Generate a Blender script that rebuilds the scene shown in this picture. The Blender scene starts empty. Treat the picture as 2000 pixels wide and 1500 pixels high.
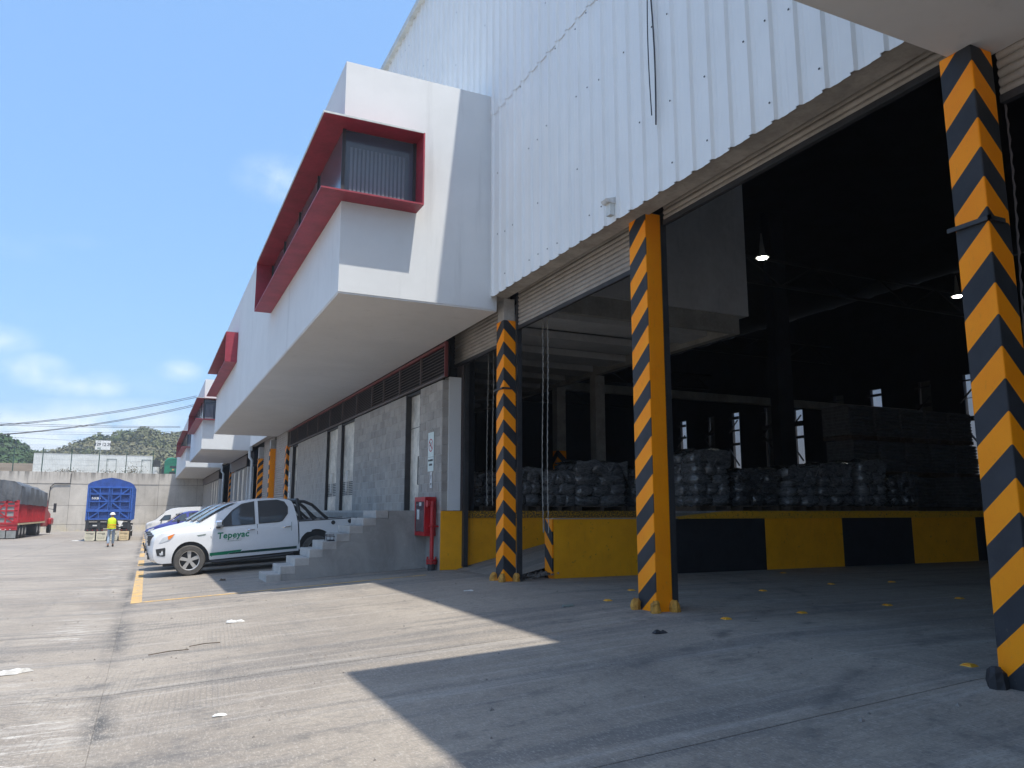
import bpy, bmesh, math, random
from mathutils import Vector, Matrix, noise
random.seed(7)
R = math.radians
C = bpy.context.scene.collection
S = bpy.context.scene

# ------------------------------------------------------------------ camera
F, CX, CY, HZ, VX = 1501.0, 1000.0, 750.0, 997.0, 288.0
Yd = Vector((VX-CX, -(HZ-CY), F)).normalized()
Up = Vector((0, F, HZ-CY)).normalized()
Xd = Up.cross(Yd).normalized()
if Xd.x < 0: Xd = -Xd
def at(u, v, X=None, Y=None, Z=None):
    d = Vector((u-CX, -(v-CY), F))
    r = Vector((Xd.dot(d), Yd.dot(d), Up.dot(d)))
    t = X/r.x if X is not None else (Y/r.y if Y is not None else Z/r.z)
    return r*t
cam = bpy.data.cameras.new('camera'); co = bpy.data.objects.new('camera', cam); C.objects.link(co)
m = Matrix(((Xd.x, Xd.y, -Xd.z), (Yd.x, Yd.y, -Yd.z), (Up.x, Up.y, -Up.z)))
co.matrix_world = m.to_4x4()
cam.sensor_width = 36; cam.lens = F/2000*36; cam.clip_start = 0.05; cam.clip_end = 6000
S.camera = co

# ------------------------------------------------------------------ light
SUN = Vector((-0.10, 0.385, -1.0)).normalized()          # direction the light travels
world = bpy.data.worlds.new('World'); S.world = world; world.use_nodes = True
wt = world.node_tree; wn = wt.nodes; wn.clear()
wo = wn.new('ShaderNodeOutputWorld'); bg = wn.new('ShaderNodeBackground'); sky = wn.new('ShaderNodeTexSky')
sky.sky_type = 'NISHITA'; sky.sun_disc = False
sky.sun_elevation = math.asin(-SUN.z); sky.sun_rotation = math.atan2(-SUN.x, -SUN.y)
sky.altitude = 50; sky.air_density = 1.0; sky.dust_density = 2.6; sky.ozone_density = 1.5
bg.inputs[1].default_value = 0.15
wt.links.new(bg.outputs[0], wo.inputs[0])
# clouds: soft patches by direction
tc = wn.new('ShaderNodeTexCoord'); 
def wmath(op, a, b=None, c=None, clamp=False):
    n = wn.new('ShaderNodeMath'); n.operation = op; n.use_clamp = clamp
    for i, x in enumerate((a, b, c)):
        if x is None: continue
        if isinstance(x, (int, float)): n.inputs[i].default_value = x
        else: wt.links.new(x, n.inputs[i])
    return n.outputs[0]
def wnoise(scale, detail, rough, stretch=(1, 1, 3)):
    mp = wn.new('ShaderNodeMapping'); mp.inputs['Scale'].default_value = stretch
    wt.links.new(tc.outputs['Generated'], mp.inputs[0])
    n = wn.new('ShaderNodeTexNoise'); n.inputs['Scale'].default_value = scale
    n.inputs['Detail'].default_value = detail; n.inputs['Roughness'].default_value = rough
    wt.links.new(mp.outputs[0], n.inputs['Vector']); return n.outputs[0]
fine = wnoise(26, 6, 0.62, (1, 1, 1.3)); broad = wnoise(3.2, 5, 0.55, (1, 1, 3))
cl = wmath('MULTIPLY', wmath('SUBTRACT', broad, 0.64, clamp=True), 1.6)
cl = wmath('MULTIPLY', cl, fine)
def blob(u, v, r, amp):
    global cl
    d = at(u, v, Y=1.0).normalized()
    vd = wn.new('ShaderNodeVectorMath'); vd.operation = 'DISTANCE'
    mp = wn.new('ShaderNodeMapping'); mp.inputs['Scale'].default_value = (1, 1, 1.9)
    wt.links.new(tc.outputs['Generated'], mp.inputs[0]); wt.links.new(mp.outputs[0], vd.inputs[0])
    vd.inputs[1].default_value = (d.x, d.y, d.z*1.9)
    s = wmath('SUBTRACT', 1.0, wmath('DIVIDE', vd.outputs['Value'], r), clamp=True)
    s = wmath('MULTIPLY', s, wmath('MULTIPLY', wmath('SUBTRACT', fine, 0.25, clamp=True), amp))
    cl = wmath('MAXIMUM', cl, s)
for b in [(70, 722, .042, 2.2), (150, 755, .034, 1.9), (200, 752, .034, 2.1), (112, 745, .034, 1.4), (352, 725, .03, 1.8), (545, 350, .06, 1.1),
          (170, 850, .09, 3.6), (60, 868, .09, 4.6), (120, 862, .07, 4.2), (230, 835, .07, 2.6), (5, 665, .04, 1.2), (290, 845, .08, 2.4)]:
    blob(*b)
cl = wmath('MINIMUM', cl, 0.85)
mx = wn.new('ShaderNodeMixRGB'); wt.links.new(cl, mx.inputs[0])
hs = wn.new('ShaderNodeHueSaturation'); hs.inputs['Saturation'].default_value = 1.2; hs.inputs['Value'].default_value = 1.0
wt.links.new(sky.outputs[0], hs.inputs['Color'])
ml = wn.new('ShaderNodeMixRGB'); ml.inputs[0].default_value = 0.72; ml.inputs[2].default_value = (.66, 1.22, 2.15, 1)
wt.links.new(hs.outputs[0], ml.inputs[1]); wt.links.new(ml.outputs[0], mx.inputs[1])
mx.inputs[2].default_value = (2.7, 2.95, 3.2, 1)
wt.links.new(mx.outputs[0], bg.inputs[0])
sl = bpy.data.lights.new('sun', 'SUN'); sl.energy = 2.0; sl.angle = R(0.55); sl.color = (1.0, 0.95, 0.87)
so = bpy.data.objects.new('sun', sl); C.objects.link(so)
so.rotation_euler = SUN.to_track_quat('-Z', 'Y').to_euler(); so.location = (0, -20, 40)
S.view_settings.view_transform = 'Standard'; S.view_settings.look = 'None'
S.view_settings.exposure = 1.48; S.view_settings.gamma = 1.0; S.view_settings.use_curve_mapping = False
S.cycles.max_bounces = 8; S.cycles.diffuse_bounces = 4

# ------------------------------------------------------------------ materials
class NT:
    def __init__(s, name):
        s.m = bpy.data.materials.new(name); s.m.use_nodes = True; s.t = s.m.node_tree; s.n = s.t.nodes
        s.b = s.n['Principled BSDF']; s.geo = s.n.new('ShaderNodeNewGeometry'); s.tc = s.n.new('ShaderNodeTexCoord')
    def lk(s, a, b): s.t.links.new(a, b)
    def math(s, op, a, b=None, clamp=False):
        n = s.n.new('ShaderNodeMath'); n.operation = op; n.use_clamp = clamp
        for i, x in enumerate((a, b)):
            if x is None: continue
            if isinstance(x, (int, float)): n.inputs[i].default_value = x
            else: s.lk(x, n.inputs[i])
        return n.outputs[0]
    def vec(s, scale=(1, 1, 1), obj=False, rot=0.0, loc=(0, 0, 0)):
        mp = s.n.new('ShaderNodeMapping'); mp.inputs['Scale'].default_value = scale
        mp.inputs['Rotation'].default_value = (0, 0, rot); mp.inputs['Location'].default_value = loc
        s.lk(s.tc.outputs['Object'] if obj else s.geo.outputs['Position'], mp.inputs[0]); return mp.outputs[0]
    def noise(s, scale, detail=4, rough=.55, vec=None, dist=0):
        n = s.n.new('ShaderNodeTexNoise'); n.inputs['Scale'].default_value = scale
        n.inputs['Detail'].default_value = detail; n.inputs['Roughness'].default_value = rough; n.inputs['Distortion'].default_value = dist
        s.lk(vec if vec is not None else s.vec(), n.inputs['Vector']); return n.outputs[0]
    def wave(s, scale, vec, direction='X', dist=0, prof='SIN'):
        n = s.n.new('ShaderNodeTexWave'); n.inputs['Scale'].default_value = scale; n.bands_direction = direction
        n.inputs['Distortion'].default_value = dist; n.wave_profile = prof; s.lk(vec, n.inputs['Vector']); return n.outputs[1]
    def step(s, x, lo, hi):
        n = s.n.new('ShaderNodeMapRange'); n.interpolation_type = 'SMOOTHSTEP'; s.lk(x, n.inputs[0])
        n.inputs[1].default_value = lo; n.inputs[2].default_value = hi; return n.outputs[0]
    def mix(s, f, a, b, mode='MIX'):
        n = s.n.new('ShaderNodeMixRGB'); n.blend_type = mode
        for i, x in ((0, f), (1, a), (2, b)):
            if isinstance(x, (int, float)): n.inputs[i].default_value = x if i == 0 else (x, x, x, 1)
            elif isinstance(x, tuple): n.inputs[i].default_value = (*x, 1) if len(x) == 3 else x
            else: s.lk(x, n.inputs[i])
        return n.outputs[0]
    def bump(s, h, strength=.3, dist=.01):
        n = s.n.new('ShaderNodeBump'); n.inputs['Strength'].default_value = strength; n.inputs['Distance'].default_value = dist
        s.lk(h, n.inputs['Height']); s.lk(n.outputs[0], s.b.inputs['Normal'])
    def out(s, col, rough=.6, metal=0, spec=.5):
        if isinstance(col, tuple): s.b.inputs['Base Color'].default_value = (*col, 1)
        else: s.lk(col, s.b.inputs['Base Color'])
        if isinstance(rough, (int, float)): s.b.inputs['Roughness'].default_value = rough
        else: s.lk(rough, s.b.inputs['Roughness'])
        s.b.inputs['Metallic'].default_value = metal; s.b.inputs['Specular IOR Level'].default_value = spec
        return s.m
def MAT(name, col, rough=.6, var=.12, vs=2.0, streak=0.0, bump=.15, bs=60, metal=0, spec=.5, rnd=0.0, obj=False):
    k = NT(name); v = k.vec(obj=obj)
    n1 = k.noise(vs, 5, .6, v); n2 = k.noise(vs*7, 3, .6, v)
    f = k.math('ADD', k.math('MULTIPLY', n1, .7), k.math('MULTIPLY', n2, .3))
    dark = tuple(c*(1-var*2) for c in col); lite = tuple(min(1, c*(1+var*1.2)) for c in col)
    c = k.mix(k.step(f, .3, .7), dark, lite)
    if streak:
        st = k.noise(3.0, 4, .6, k.vec((5, 5, .35), obj)); c = k.mix(k.math('MULTIPLY', k.step(st, .52, .75), streak), c, tuple(x*.45 for x in col))
    if rnd:
        oi = k.n.new('ShaderNodeObjectInfo'); hv = k.n.new('ShaderNodeHueSaturation')
        k.lk(k.math('ADD', 1-rnd, k.math('MULTIPLY', oi.outputs['Random'], 2*rnd)), hv.inputs['Value']); k.lk(c, hv.inputs['Color']); c = hv.outputs[0]
    if bump: k.bump(k.noise(bs, 3, .6, v), bump, .006)
    return k.out(c, rough, metal, spec)
def ground_mat():
    k = NT('yard_concrete'); P = k.vec()
    n0 = k.noise(.33, 6, .6, k.vec((1, .6, 1)), .6); n1 = k.noise(1.4, 7, .68, k.vec((1, 1.0, 1)), .8); n2 = k.noise(9, 6, .65)
    n3 = k.noise(34, 4, .7, k.vec((2.2, .6, 1)))
    c = k.mix(k.step(n0, .32, .68), (.238, .207, .172), (.330, .288, .236))
    c = k.mix(k.math('MULTIPLY', k.step(n1, .42, .78), .6), c, (.39, .342, .278))
    c = k.mix(k.math('MULTIPLY', k.step(n2, .5, .72), .38), c, (.17, .158, .145))
    # long tyre streaks running into the building and round the yard
    tr = k.noise(1.0, 5, .6, k.vec((.16, 2.1, 1), rot=R(-14))); c = k.mix(k.math('MULTIPLY', k.step(tr, .50, .64), .58), c, (.135, .13, .125))
    tr2 = k.noise(1.0, 6, .65, k.vec((.35, 5.5, 1), rot=R(12))); c = k.mix(k.math('MULTIPLY', k.step(tr2, .52, .68), .55), c, (.40, .37, .33))
    tr3 = k.noise(1.0, 5, .65, k.vec((3.0, .2, 1), rot=R(6))); c = k.mix(k.math('MULTIPLY', k.step(tr3, .56, .7), .3), c, (.15, .145, .14))
    sp = k.noise(3.3, 8, .75, None, 1.5); c = k.mix(k.math('MULTIPLY', k.step(sp, .6, .72), .55), c, (.11, .105, .10))
    # whitish scaled strip along the gutter seam
    sx = k.n.new('ShaderNodeSeparateXYZ'); k.lk(k.geo.outputs['Position'], sx.inputs[0])
    band = k.math('SUBTRACT', 1.0, k.math('MULTIPLY', k.math('ABSOLUTE', k.math('ADD', sx.outputs[0], .75)), 1.6), clamp=True)
    pw = k.noise(5, 9, .82, k.vec((.35, 1.9, 1)), .3); c = k.mix(k.math('MULTIPLY', k.math('MULTIPLY', band, k.step(pw, .50, .58)), k.step(k.noise(.9, 5, .7, k.vec((.6, 1, 1), loc=(2, 7, 0))), .44, .56)), c, (.56, .53, .48))
    dk = k.math('SUBTRACT', 1.0, k.math('MULTIPLY', k.math('ABSOLUTE', k.math('ADD', sx.outputs[0], .22)), 5.5), clamp=True)
    pd = k.noise(5, 9, .85, k.vec((1.6, .8, 1))); pm = k.step(k.noise(.42, 4, .6, k.vec(loc=(4, 3.2, 0))), .42, .58); c = k.mix(k.math('MULTIPLY', k.math('MULTIPLY', dk, pm), k.step(pd, .40, .50)), c, (.075, .073, .07))
    # worn tamped grooves
    g1 = k.wave(6.6, k.vec((1, 1, 1), rot=R(4)), 'X', .6); g2 = k.wave(6.6, k.vec((1, 1, 1), rot=R(-38)), 'X', .8); g3 = k.wave(2.1, P, 'Y', .5)
    mk = k.step(k.noise(.55, 5, .65, k.vec(loc=(3, 8, 0)), .5), .47, .58); mk2 = k.step(k.noise(.5, 5, .6, k.vec(loc=(13, 2, 0)), .5), .48, .6)
    gr = k.math('MAXIMUM', k.math('MULTIPLY', k.step(g1, .25, .0), k.math('MULTIPLY', mk, .7)), k.math('MULTIPLY', k.step(g2, .22, .0), mk2))
    gr = k.math('MULTIPLY', gr, k.step(n3, .38, .58)); c = k.mix(k.math('MULTIPLY', gr, .55), c, (.145, .135, .125))
    c = k.mix(k.math('MULTIPLY', k.step(n3, .50, .64), .45), c, (.47, .43, .375))
    n4 = k.noise(60, 5, .8, k.vec((.5, 1.3, 1))); c = k.mix(k.math('MULTIPLY', k.step(n4, .5, .62), .50), c, (.13, .122, .112))
    n5 = k.noise(16, 7, .8, k.vec((.45, 1.6, 1), rot=R(5)), .6); c = k.mix(k.math('MULTIPLY', k.step(n5, .53, .61), .42), c, (.14, .132, .12))
    oil = k.noise(.8, 6, .7, k.vec(loc=(5, 1, 0)), 1.0); c = k.mix(k.math('MULTIPLY', k.math('MULTIPLY', k.step(oil, .55, .7), k.step(n2, .35, .6)), .6), c, (.105, .10, .096))
    # curved rubber tracks where lorries swing into the bay
    for (ax, ay, rad, wd) in ((9.5, -3.5, 8.6, .16), (9.5, -3.5, 9.25, .16), (1.5, 14.5, 9.4, .14), (1.5, 14.5, 8.8, .14), (12.0, 3.0, 7.4, .15)):
        dd = k.n.new('ShaderNodeVectorMath'); dd.operation = 'DISTANCE'; mpv = k.n.new('ShaderNodeMapping'); mpv.inputs['Scale'].default_value = (1, 1, 0); k.lk(P, mpv.inputs[0]); k.lk(mpv.outputs[0], dd.inputs[0]); dd.inputs[1].default_value = (ax, ay, 0)
        rr_ = k.math('SUBTRACT', 1.0, k.math('DIVIDE', k.math('ABSOLUTE', k.math('SUBTRACT', dd.outputs['Value'], rad)), wd), clamp=True)
        rr_ = k.math('MULTIPLY', rr_, k.step(k.noise(2.2, 6, .75, k.vec(loc=(rad, ax, 0))), .46, .62)); c = k.mix(k.math('MULTIPLY', rr_, .62), c, (.09, .088, .085))
    vo = k.n.new('ShaderNodeTexVoronoi'); vo.feature = 'DISTANCE_TO_EDGE'; vo.inputs['Scale'].default_value = .23; k.lk(k.noise_vec() if hasattr(k, 'noise_vec') else P, vo.inputs['Vector'])
    h = k.math('SUBTRACT', k.math('ADD', k.math('MULTIPLY', n3, .5), k.math('MULTIPLY', n2, .4)), k.math('MULTIPLY', gr, .8))
    k.bump(h, .55, .008)
    return k.out(c, k.math('ADD', .62, k.math('MULTIPLY', n2, .3)), 0, .35)
def stripe_mat(name, kx, ky, off, plain_y=False, zb=None, off2=0):
    k = NT(name); sx = k.n.new('ShaderNodeSeparateXYZ'); k.lk(k.tc.outputs['Object'], sx.inputs[0])
    d = k.math('ADD', k.math('MULTIPLY', sx.outputs[0], kx), k.math('MULTIPLY', sx.outputs[1], ky))
    o_ = off
    if zb is not None: o_ = k.math('ADD', off, k.math('MULTIPLY', k.math('LESS_THAN', sx.outputs[2], zb), off2-off))
    ph = k.math('FRACT', k.math('ADD', k.math('DIVIDE', k.math('SUBTRACT', k.math('ADD', sx.outputs[2], d), o_), .5), 20.0))
    f = k.math('GREATER_THAN', ph, .5)
    if plain_y: f = k.math('MAXIMUM', f, k.math('GREATER_THAN', sx.outputs[0], .012))
    v = k.vec(); n1 = k.noise(2.5, 5, .6, v); n2 = k.noise(30, 4, .7, k.vec((1, 1, .3)))
    org = k.mix(k.step(n1, .3, .7), (.96, .285, .003), (1.0, .32, .004)); blk = k.mix(k.step(n1, .3, .7), (.026, .028, .032), (.042, .044, .050))
    c = k.mix(f, blk, org)
    low = k.math('SUBTRACT', 1.0, k.math('MULTIPLY', k.math('ADD', sx.outputs[2], 0), 1.6), clamp=True)
    chips = k.math('MULTIPLY', k.step(k.noise(22, 6, .8, v), .62, .66), k.math('ADD', .06, k.math('MULTIPLY', low, .7)))
    c = k.mix(chips, c, (.30, .24, .18)); c = k.mix(k.math('MULTIPLY', k.step(n2, .55, .75), .14), c, (.12, .09, .06))
    k.bump(k.noise(18, 4, .6, v), .08, .01)
    return k.out(c, .5, 0, .22)
def dock_yellow():
    k = NT('worn_yellow_paint'); v = k.vec(); n1 = k.noise(2.2, 6, .65, v)
    c = k.mix(k.step(n1, .3, .7), (.80, .34, .004), (.92, .40, .005))
    c = k.mix(k.math('MULTIPLY', k.step(k.noise(9, 8, .8, v), .60, .66), .75), c, (.12, .075, .03))
    c = k.mix(k.math('MULTIPLY', k.step(k.noise(4, 5, .7, k.vec((4, 4, .5))), .58, .72), .22), c, (.20, .13, .03))
    k.bump(k.noise(30, 4, .7, v), .35, .012); return k.out(c, .6, 0, .35)
def chipped(name, a=.48, b=.56):
    k = NT(name); v = k.vec(); n = k.noise(26, 6, .75, v); c = k.mix(k.step(n, a, b), (.16, .10, .03), (.80, .40, .008))
    k.bump(n, 1.0, .04); return k.out(c, .75)
def blocks_mat():
    k = NT('grey_block'); oi = k.n.new('ShaderNodeObjectInfo'); v = k.vec(); n = k.noise(3, 5, .6, v)
    c = k.mix(k.step(n, .3, .7), (.33, .31, .283), (.40, .375, .34)); hv = k.n.new('ShaderNodeHueSaturation')
    k.lk(k.math('ADD', .88, k.math('MULTIPLY', oi.outputs['Random'], .24)), hv.inputs['Value']); k.lk(c, hv.inputs['Color'])
    k.bump(k.noise(90, 4, .7, v), .6, .006); return k.out(hv.outputs[0], .9, 0, .2)
def plaster(name, col, dirty=.25):
    k = NT(name); v = k.vec(); n1 = k.noise(.7, 6, .6, v, .4); n2 = k.noise(5, 6, .65, v)
    c = k.mix(k.step(n1, .3, .7), tuple(x*.93 for x in col), col); c = k.mix(k.math('MULTIPLY', k.step(n2, .45, .75), .10), c, tuple(x*.75 for x in col))
    st = k.noise(2.2, 5, .65, k.vec((1.6, 1.6, .12))); c = k.mix(k.math('MULTIPLY', k.step(st, .55, .78), dirty), c, tuple(x*.62 for x in col))
    k.bump(k.math('ADD', k.noise(7, 4, .6, v), k.noise(70, 3, .6, v)), .16, .01); return k.out(c, .75, 0, .3)
def render_wall(name, col):
    k = NT(name); v = k.vec(); n1 = k.noise(1.1, 7, .68, v, .8); n2 = k.noise(12, 6, .7, v)
    c = k.mix(k.step(n1, .3, .7), tuple(x*.78 for x in col), tuple(x*1.12 for x in col)); c = k.mix(k.math('MULTIPLY', k.step(n2, .5, .75), .3), c, tuple(x*1.35 for x in col))
    c = k.mix(k.math('MULTIPLY', k.step(k.noise(6, 9, .8, v), .63, .67), .5), c, (.5, .48, .45))
    k.bump(k.math('ADD', n1, n2), .4, .012); return k.out(c, .85, 0, .25)
def retain_mat():
    k = NT('old_wall_concrete'); v = k.vec(); n1 = k.noise(.5, 7, .65, v, .5); oi = k.n.new('ShaderNodeObjectInfo')
    c = k.mix(k.step(n1, .3, .7), (.40, .37, .325), (.52, .485, .43))
    st = k.noise(1.0, 6, .7, k.vec((2.2, 2.2, .10))); c = k.mix(k.math('MULTIPLY', k.step(st, .5, .7), .38), c, (.22, .20, .17))
    sx = k.n.new('ShaderNodeSeparateXYZ'); k.lk(k.geo.outputs['Position'], sx.inputs[0])
    top = k.math('MULTIPLY', k.math('SUBTRACT', sx.outputs[2], 3.2), 1.0, clamp=True)
    st2 = k.noise(1.0, 6, .75, k.vec((1.8, 1.8, .05))); c = k.mix(k.math('MULTIPLY', k.math('MULTIPLY', top, k.step(st2, .46, .6)), .75), c, (.12, .11, .095))
    low = k.math('SUBTRACT', -1.3, sx.outputs[2], clamp=True); c = k.mix(k.math('MULTIPLY', low, k.step(k.noise(.9, 5, .6, v), .45, .6)), c, (.52, .46, .33))
    hv = k.n.new('ShaderNodeHueSaturation'); k.lk(k.math('ADD', .93, k.math('MULTIPLY', oi.outputs['Random'], .14)), hv.inputs['Value']); k.lk(c, hv.inputs['Color'])
    k.bump(k.noise(12, 5, .6, v), .25, .02); return k.out(hv.outputs[0], .85, 0, .25)
def worn_paint():
    k = NT('worn_road_paint'); v = k.vec(); n = k.noise(7, 8, .8, v, .4); n2 = k.noise(1.2, 5, .6, v)
    c = k.mix(k.step(n2, .3, .7), (.56, .34, .11), (.62, .41, .17)); c = k.mix(k.math('MULTIPLY', k.step(n, .44, .58), .85), c, (.31, .27, .21))
    k.bump(k.noise(30, 4, .7, v), .4, .006); return k.out(c, .85, 0, .2)
def clad_mat():
    k = NT('white_sheet_metal'); v = k.vec(); n1 = k.noise(.8, 5, .6, v); col = (.78, .785, .76)
    c = k.mix(k.step(n1, .3, .7), tuple(x*.94 for x in col), col)
    st = k.noise(2.0, 5, .7, k.vec((5, 5, .08))); c = k.mix(k.math('MULTIPLY', k.step(st, .55, .75), .16), c, (.46, .47, .46))
    k.bump(k.noise(3, 3, .5, k.vec((1, 1, .2))), .12, .02); return k.out(c, .45, 0, .45)
def plastic_wrap(name, col):
    k = NT(name); v = k.vec(); w = k.noise(4.5, 4, .6, k.vec((1, 1, 2.4)), 2.2); c = k.mix(k.step(w, .35, .65), tuple(x*.6 for x in col), tuple(x*1.3 for x in col))
    k.bump(w, .8, .05); k.b.inputs['Coat Weight'].default_value = 1.0; k.b.inputs['Coat Roughness'].default_value = .08; return k.out(c, .25, 0, 1.0)
def glass(name, col, rough=.06): 
    k = NT(name); n = k.noise(.9, 3, .5); c = k.mix(n, tuple(x*.7 for x in col), tuple(x*1.2 for x in col)); return k.out(c, rough, 0, .9)
def emit(name, col, s):
    k = NT(name); k.b.inputs['Emission Color'].default_value = (*col, 1); k.b.inputs['Emission Strength'].default_value = s; return k.out(col, .5)
M = dict(
 ground=ground_mat(), base=MAT('joint_dirt', (.06, .057, .05)), yellow=worn_paint(),
 white=plaster('white_render', (.665, .675, .665), .38), soffit=plaster('soffit_render', (.68, .66, .635), .35), red=MAT('red_frame_paint', (.30, .030, .050), .5, .15, 2, .25, bump=.03), cap=MAT('pale_cap', (.55, .57, .55)),
 clad=clad_mat(), conc=MAT('beam_concrete', (.40, .355, .30), .8, .16, 1.5, .3, .3, 30), concl=MAT('column_concrete', (.40, .38, .35), .8, .12, 3, .2, .3, 40),
 slat=MAT('shutter_steel', (.34, .305, .265), .5, .10, 2, .1, .03, 40), dark=MAT('dark_steel', (.03, .03, .032), .55, .2, 4), blk=MAT('black_paint', (.018, .018, .021), .6, .2, 3, .2, .2, 30),
 block=blocks_mat(), mortar=MAT('mortar', (.44, .42, .39), .9, .1, 10, bump=.3), louver=MAT('louver_brown', (.095, .075, .072), .55, .12, 4), lframe=MAT('louver_frame_red', (.17, .035, .035), .5),
 door=MAT('stained_door_metal', (.66, .61, .52), .42, .22, 1.1, .5, .03, 30, metal=.25), steel=MAT('stainless', (.55, .54, .52), .3, .05, 5, metal=.8),
 render=render_wall('grey_render', (.32, .305, .28)), step=render_wall('lightened_step_concrete', (.44, .415, .38)), dy=dock_yellow(), dlip=chipped('chipped_lip'), dlip2=chipped('scuffed_lip', .36, .46), dface=MAT('dock_top', (.17, .16, .15), .8, .2, 3),  # steps lightened, render darkened: light contrast of the stairs put into the colour
 fire=MAT('fire_red', (.45, .012, .018), .35, .1, 5, bump=.02), paper=MAT('paper_white', (.62, .62, .60), .7, .15, 12, bump=.6, bs=30), cabglass=glass('cabinet_glass', (.12, .08, .09)),
 sign=MAT('sign_white', (.62, .70, .66), .4, .04), signred=MAT('sign_red', (.45, .03, .05), .5, .04), ink=MAT('ink_black', (.03, .03, .035), .6, .05),
 retain=retain_mat(), green=MAT('fence_green', (.02, .06, .045), .5, .1), wire=MAT('galvanised_wire', (.18, .22, .20), .5, .1), trailer=MAT('trailer_white', (.62, .65, .63), .5, .08, 1.2, .35),
 greencab=MAT('green_cab_paint', (.012, .20, .12), .35, .06), bluep=MAT('blue_truck_paint', (.035, .11, .40), .5, .15, 2, .3), bluet=MAT('blue_tarp', (.025, .075, .30), .6, .15, 3, bump=.5, bs=8), blueshade=MAT('blue_truck_paint_shaded', (.02, .06, .22), .5, .15, 2, .3), redp=MAT('red_truck_paint', (.42, .018, .025), .45, .15, 2, .2),  # lighter blue on ribs, darker on rear panel, painting in the lit ribs
 tarp=MAT('grey_tarp', (.105, .11, .115), .55, .22, 1.6, bump=.8, bs=5), flap=MAT('mudflap_cream', (.55, .52, .40), .7, .12, 2), flap2=MAT('mudflap_tan', (.58, .46, .27), .7, .12, 2), flapg=MAT('mudflap_grey', (.24, .25, .24), .7, .12, 2),
 tyre=MAT('tyre_rubber', (.035, .034, .033), .8, .15, 6, bump=.3), tyre2=MAT('dusty_tyre', (.085, .08, .074), .85, .15, 8, bump=.3), alloy=MAT('alloy', (.55, .53, .50), .35, .06, 5, metal=.6), chrome=MAT('chrome', (.75, .76, .77), .12, .02, metal=1, bump=0),
 carw=MAT('car_white', (.72, .73, .73), .22, .02, 1, spec=.7, bump=0), carb=MAT('car_blue', (.05, .06, .28), .18, .05, 1, spec=.8, bump=0), plas=MAT('black_plastic', (.03, .032, .035), .5, .1), 
 glass=glass('car_glass', (.035, .048, .060), .04), glass2=glass('office_glass', (.055, .075, .10), .12), curtain=MAT('curtain', (.16, .19, .22), .8, .05), lamp=MAT('lamp_clear', (.55, .58, .60), .12, .05, bump=0), amber=MAT('amber_lens', (.75, .20, .015), .25, .05, bump=0),
 tgreen=MAT('decal_green', (.0, .20, .095), .4, .03, bump=0), dgreen=MAT('decal_dark_green', (.012, .055, .045), .4, .05, bump=0),
 skin=MAT('skin', (.38, .20, .13), .6, .05), hiviz=MAT('hiviz_yellow', (.62, .80, .02), .6, .06), hivo=MAT('hiviz_orange', (.85, .36, .02), .6, .05), jeans=MAT('pale_jeans', (.27, .34, .42), .8, .12, 6), navy=MAT('dark_shirt', (.025, .027, .035), .8, .1), boot=MAT('boot_leather', (.03, .028, .026), .6), helmet=MAT('helmet_white', (.78, .78, .76), .3, .02),
 wrap=plastic_wrap('stretch_wrap', (.13, .135, .14)), wrap2=plastic_wrap('stretch_wrap_dark', (.055, .058, .062)), bag=MAT('grey_bags', (.10, .10, .10), .6, .2, 8, bump=.7, bs=20), wood=MAT('pallet_wood', (.10, .075, .055), .8, .2, 6),
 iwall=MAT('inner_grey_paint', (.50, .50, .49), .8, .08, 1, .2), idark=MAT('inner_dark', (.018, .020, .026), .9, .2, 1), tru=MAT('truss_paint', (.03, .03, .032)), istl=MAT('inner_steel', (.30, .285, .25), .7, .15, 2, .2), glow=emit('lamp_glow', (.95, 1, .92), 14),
 rock=MAT('rubble', (.22, .20, .18), .95, .3, 12, bump=1, bs=30), dirt=MAT('bare_earth', (.30, .24, .18), .95, .2, .05), scrub=MAT('dry_grass_slope', (.13, .125, .065), .95, .3, .06, bump=0), leaf1=None)
def leafmat(name, a, b):
    k = NT(name); n = k.noise(.045, 4, .6); n2 = k.noise(.5, 2, .6); c = k.mix(k.step(n, .35, .65), a, b); c = k.mix(k.math('MULTIPLY', n2, .5), c, tuple(x*.55 for x in a)); return k.out(c, .85, 0, .15)
M['leaf1'] = leafmat('hill_leaves', (.105, .13, .05), (.20, .18, .105)); M['leaf2'] = leafmat('near_hill_leaves', (.05, .095, .035), (.085, .125, .05)); M['weed'] = leafmat('dry_weeds', (.20, .15, .10), (.12, .12, .06))

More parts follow.
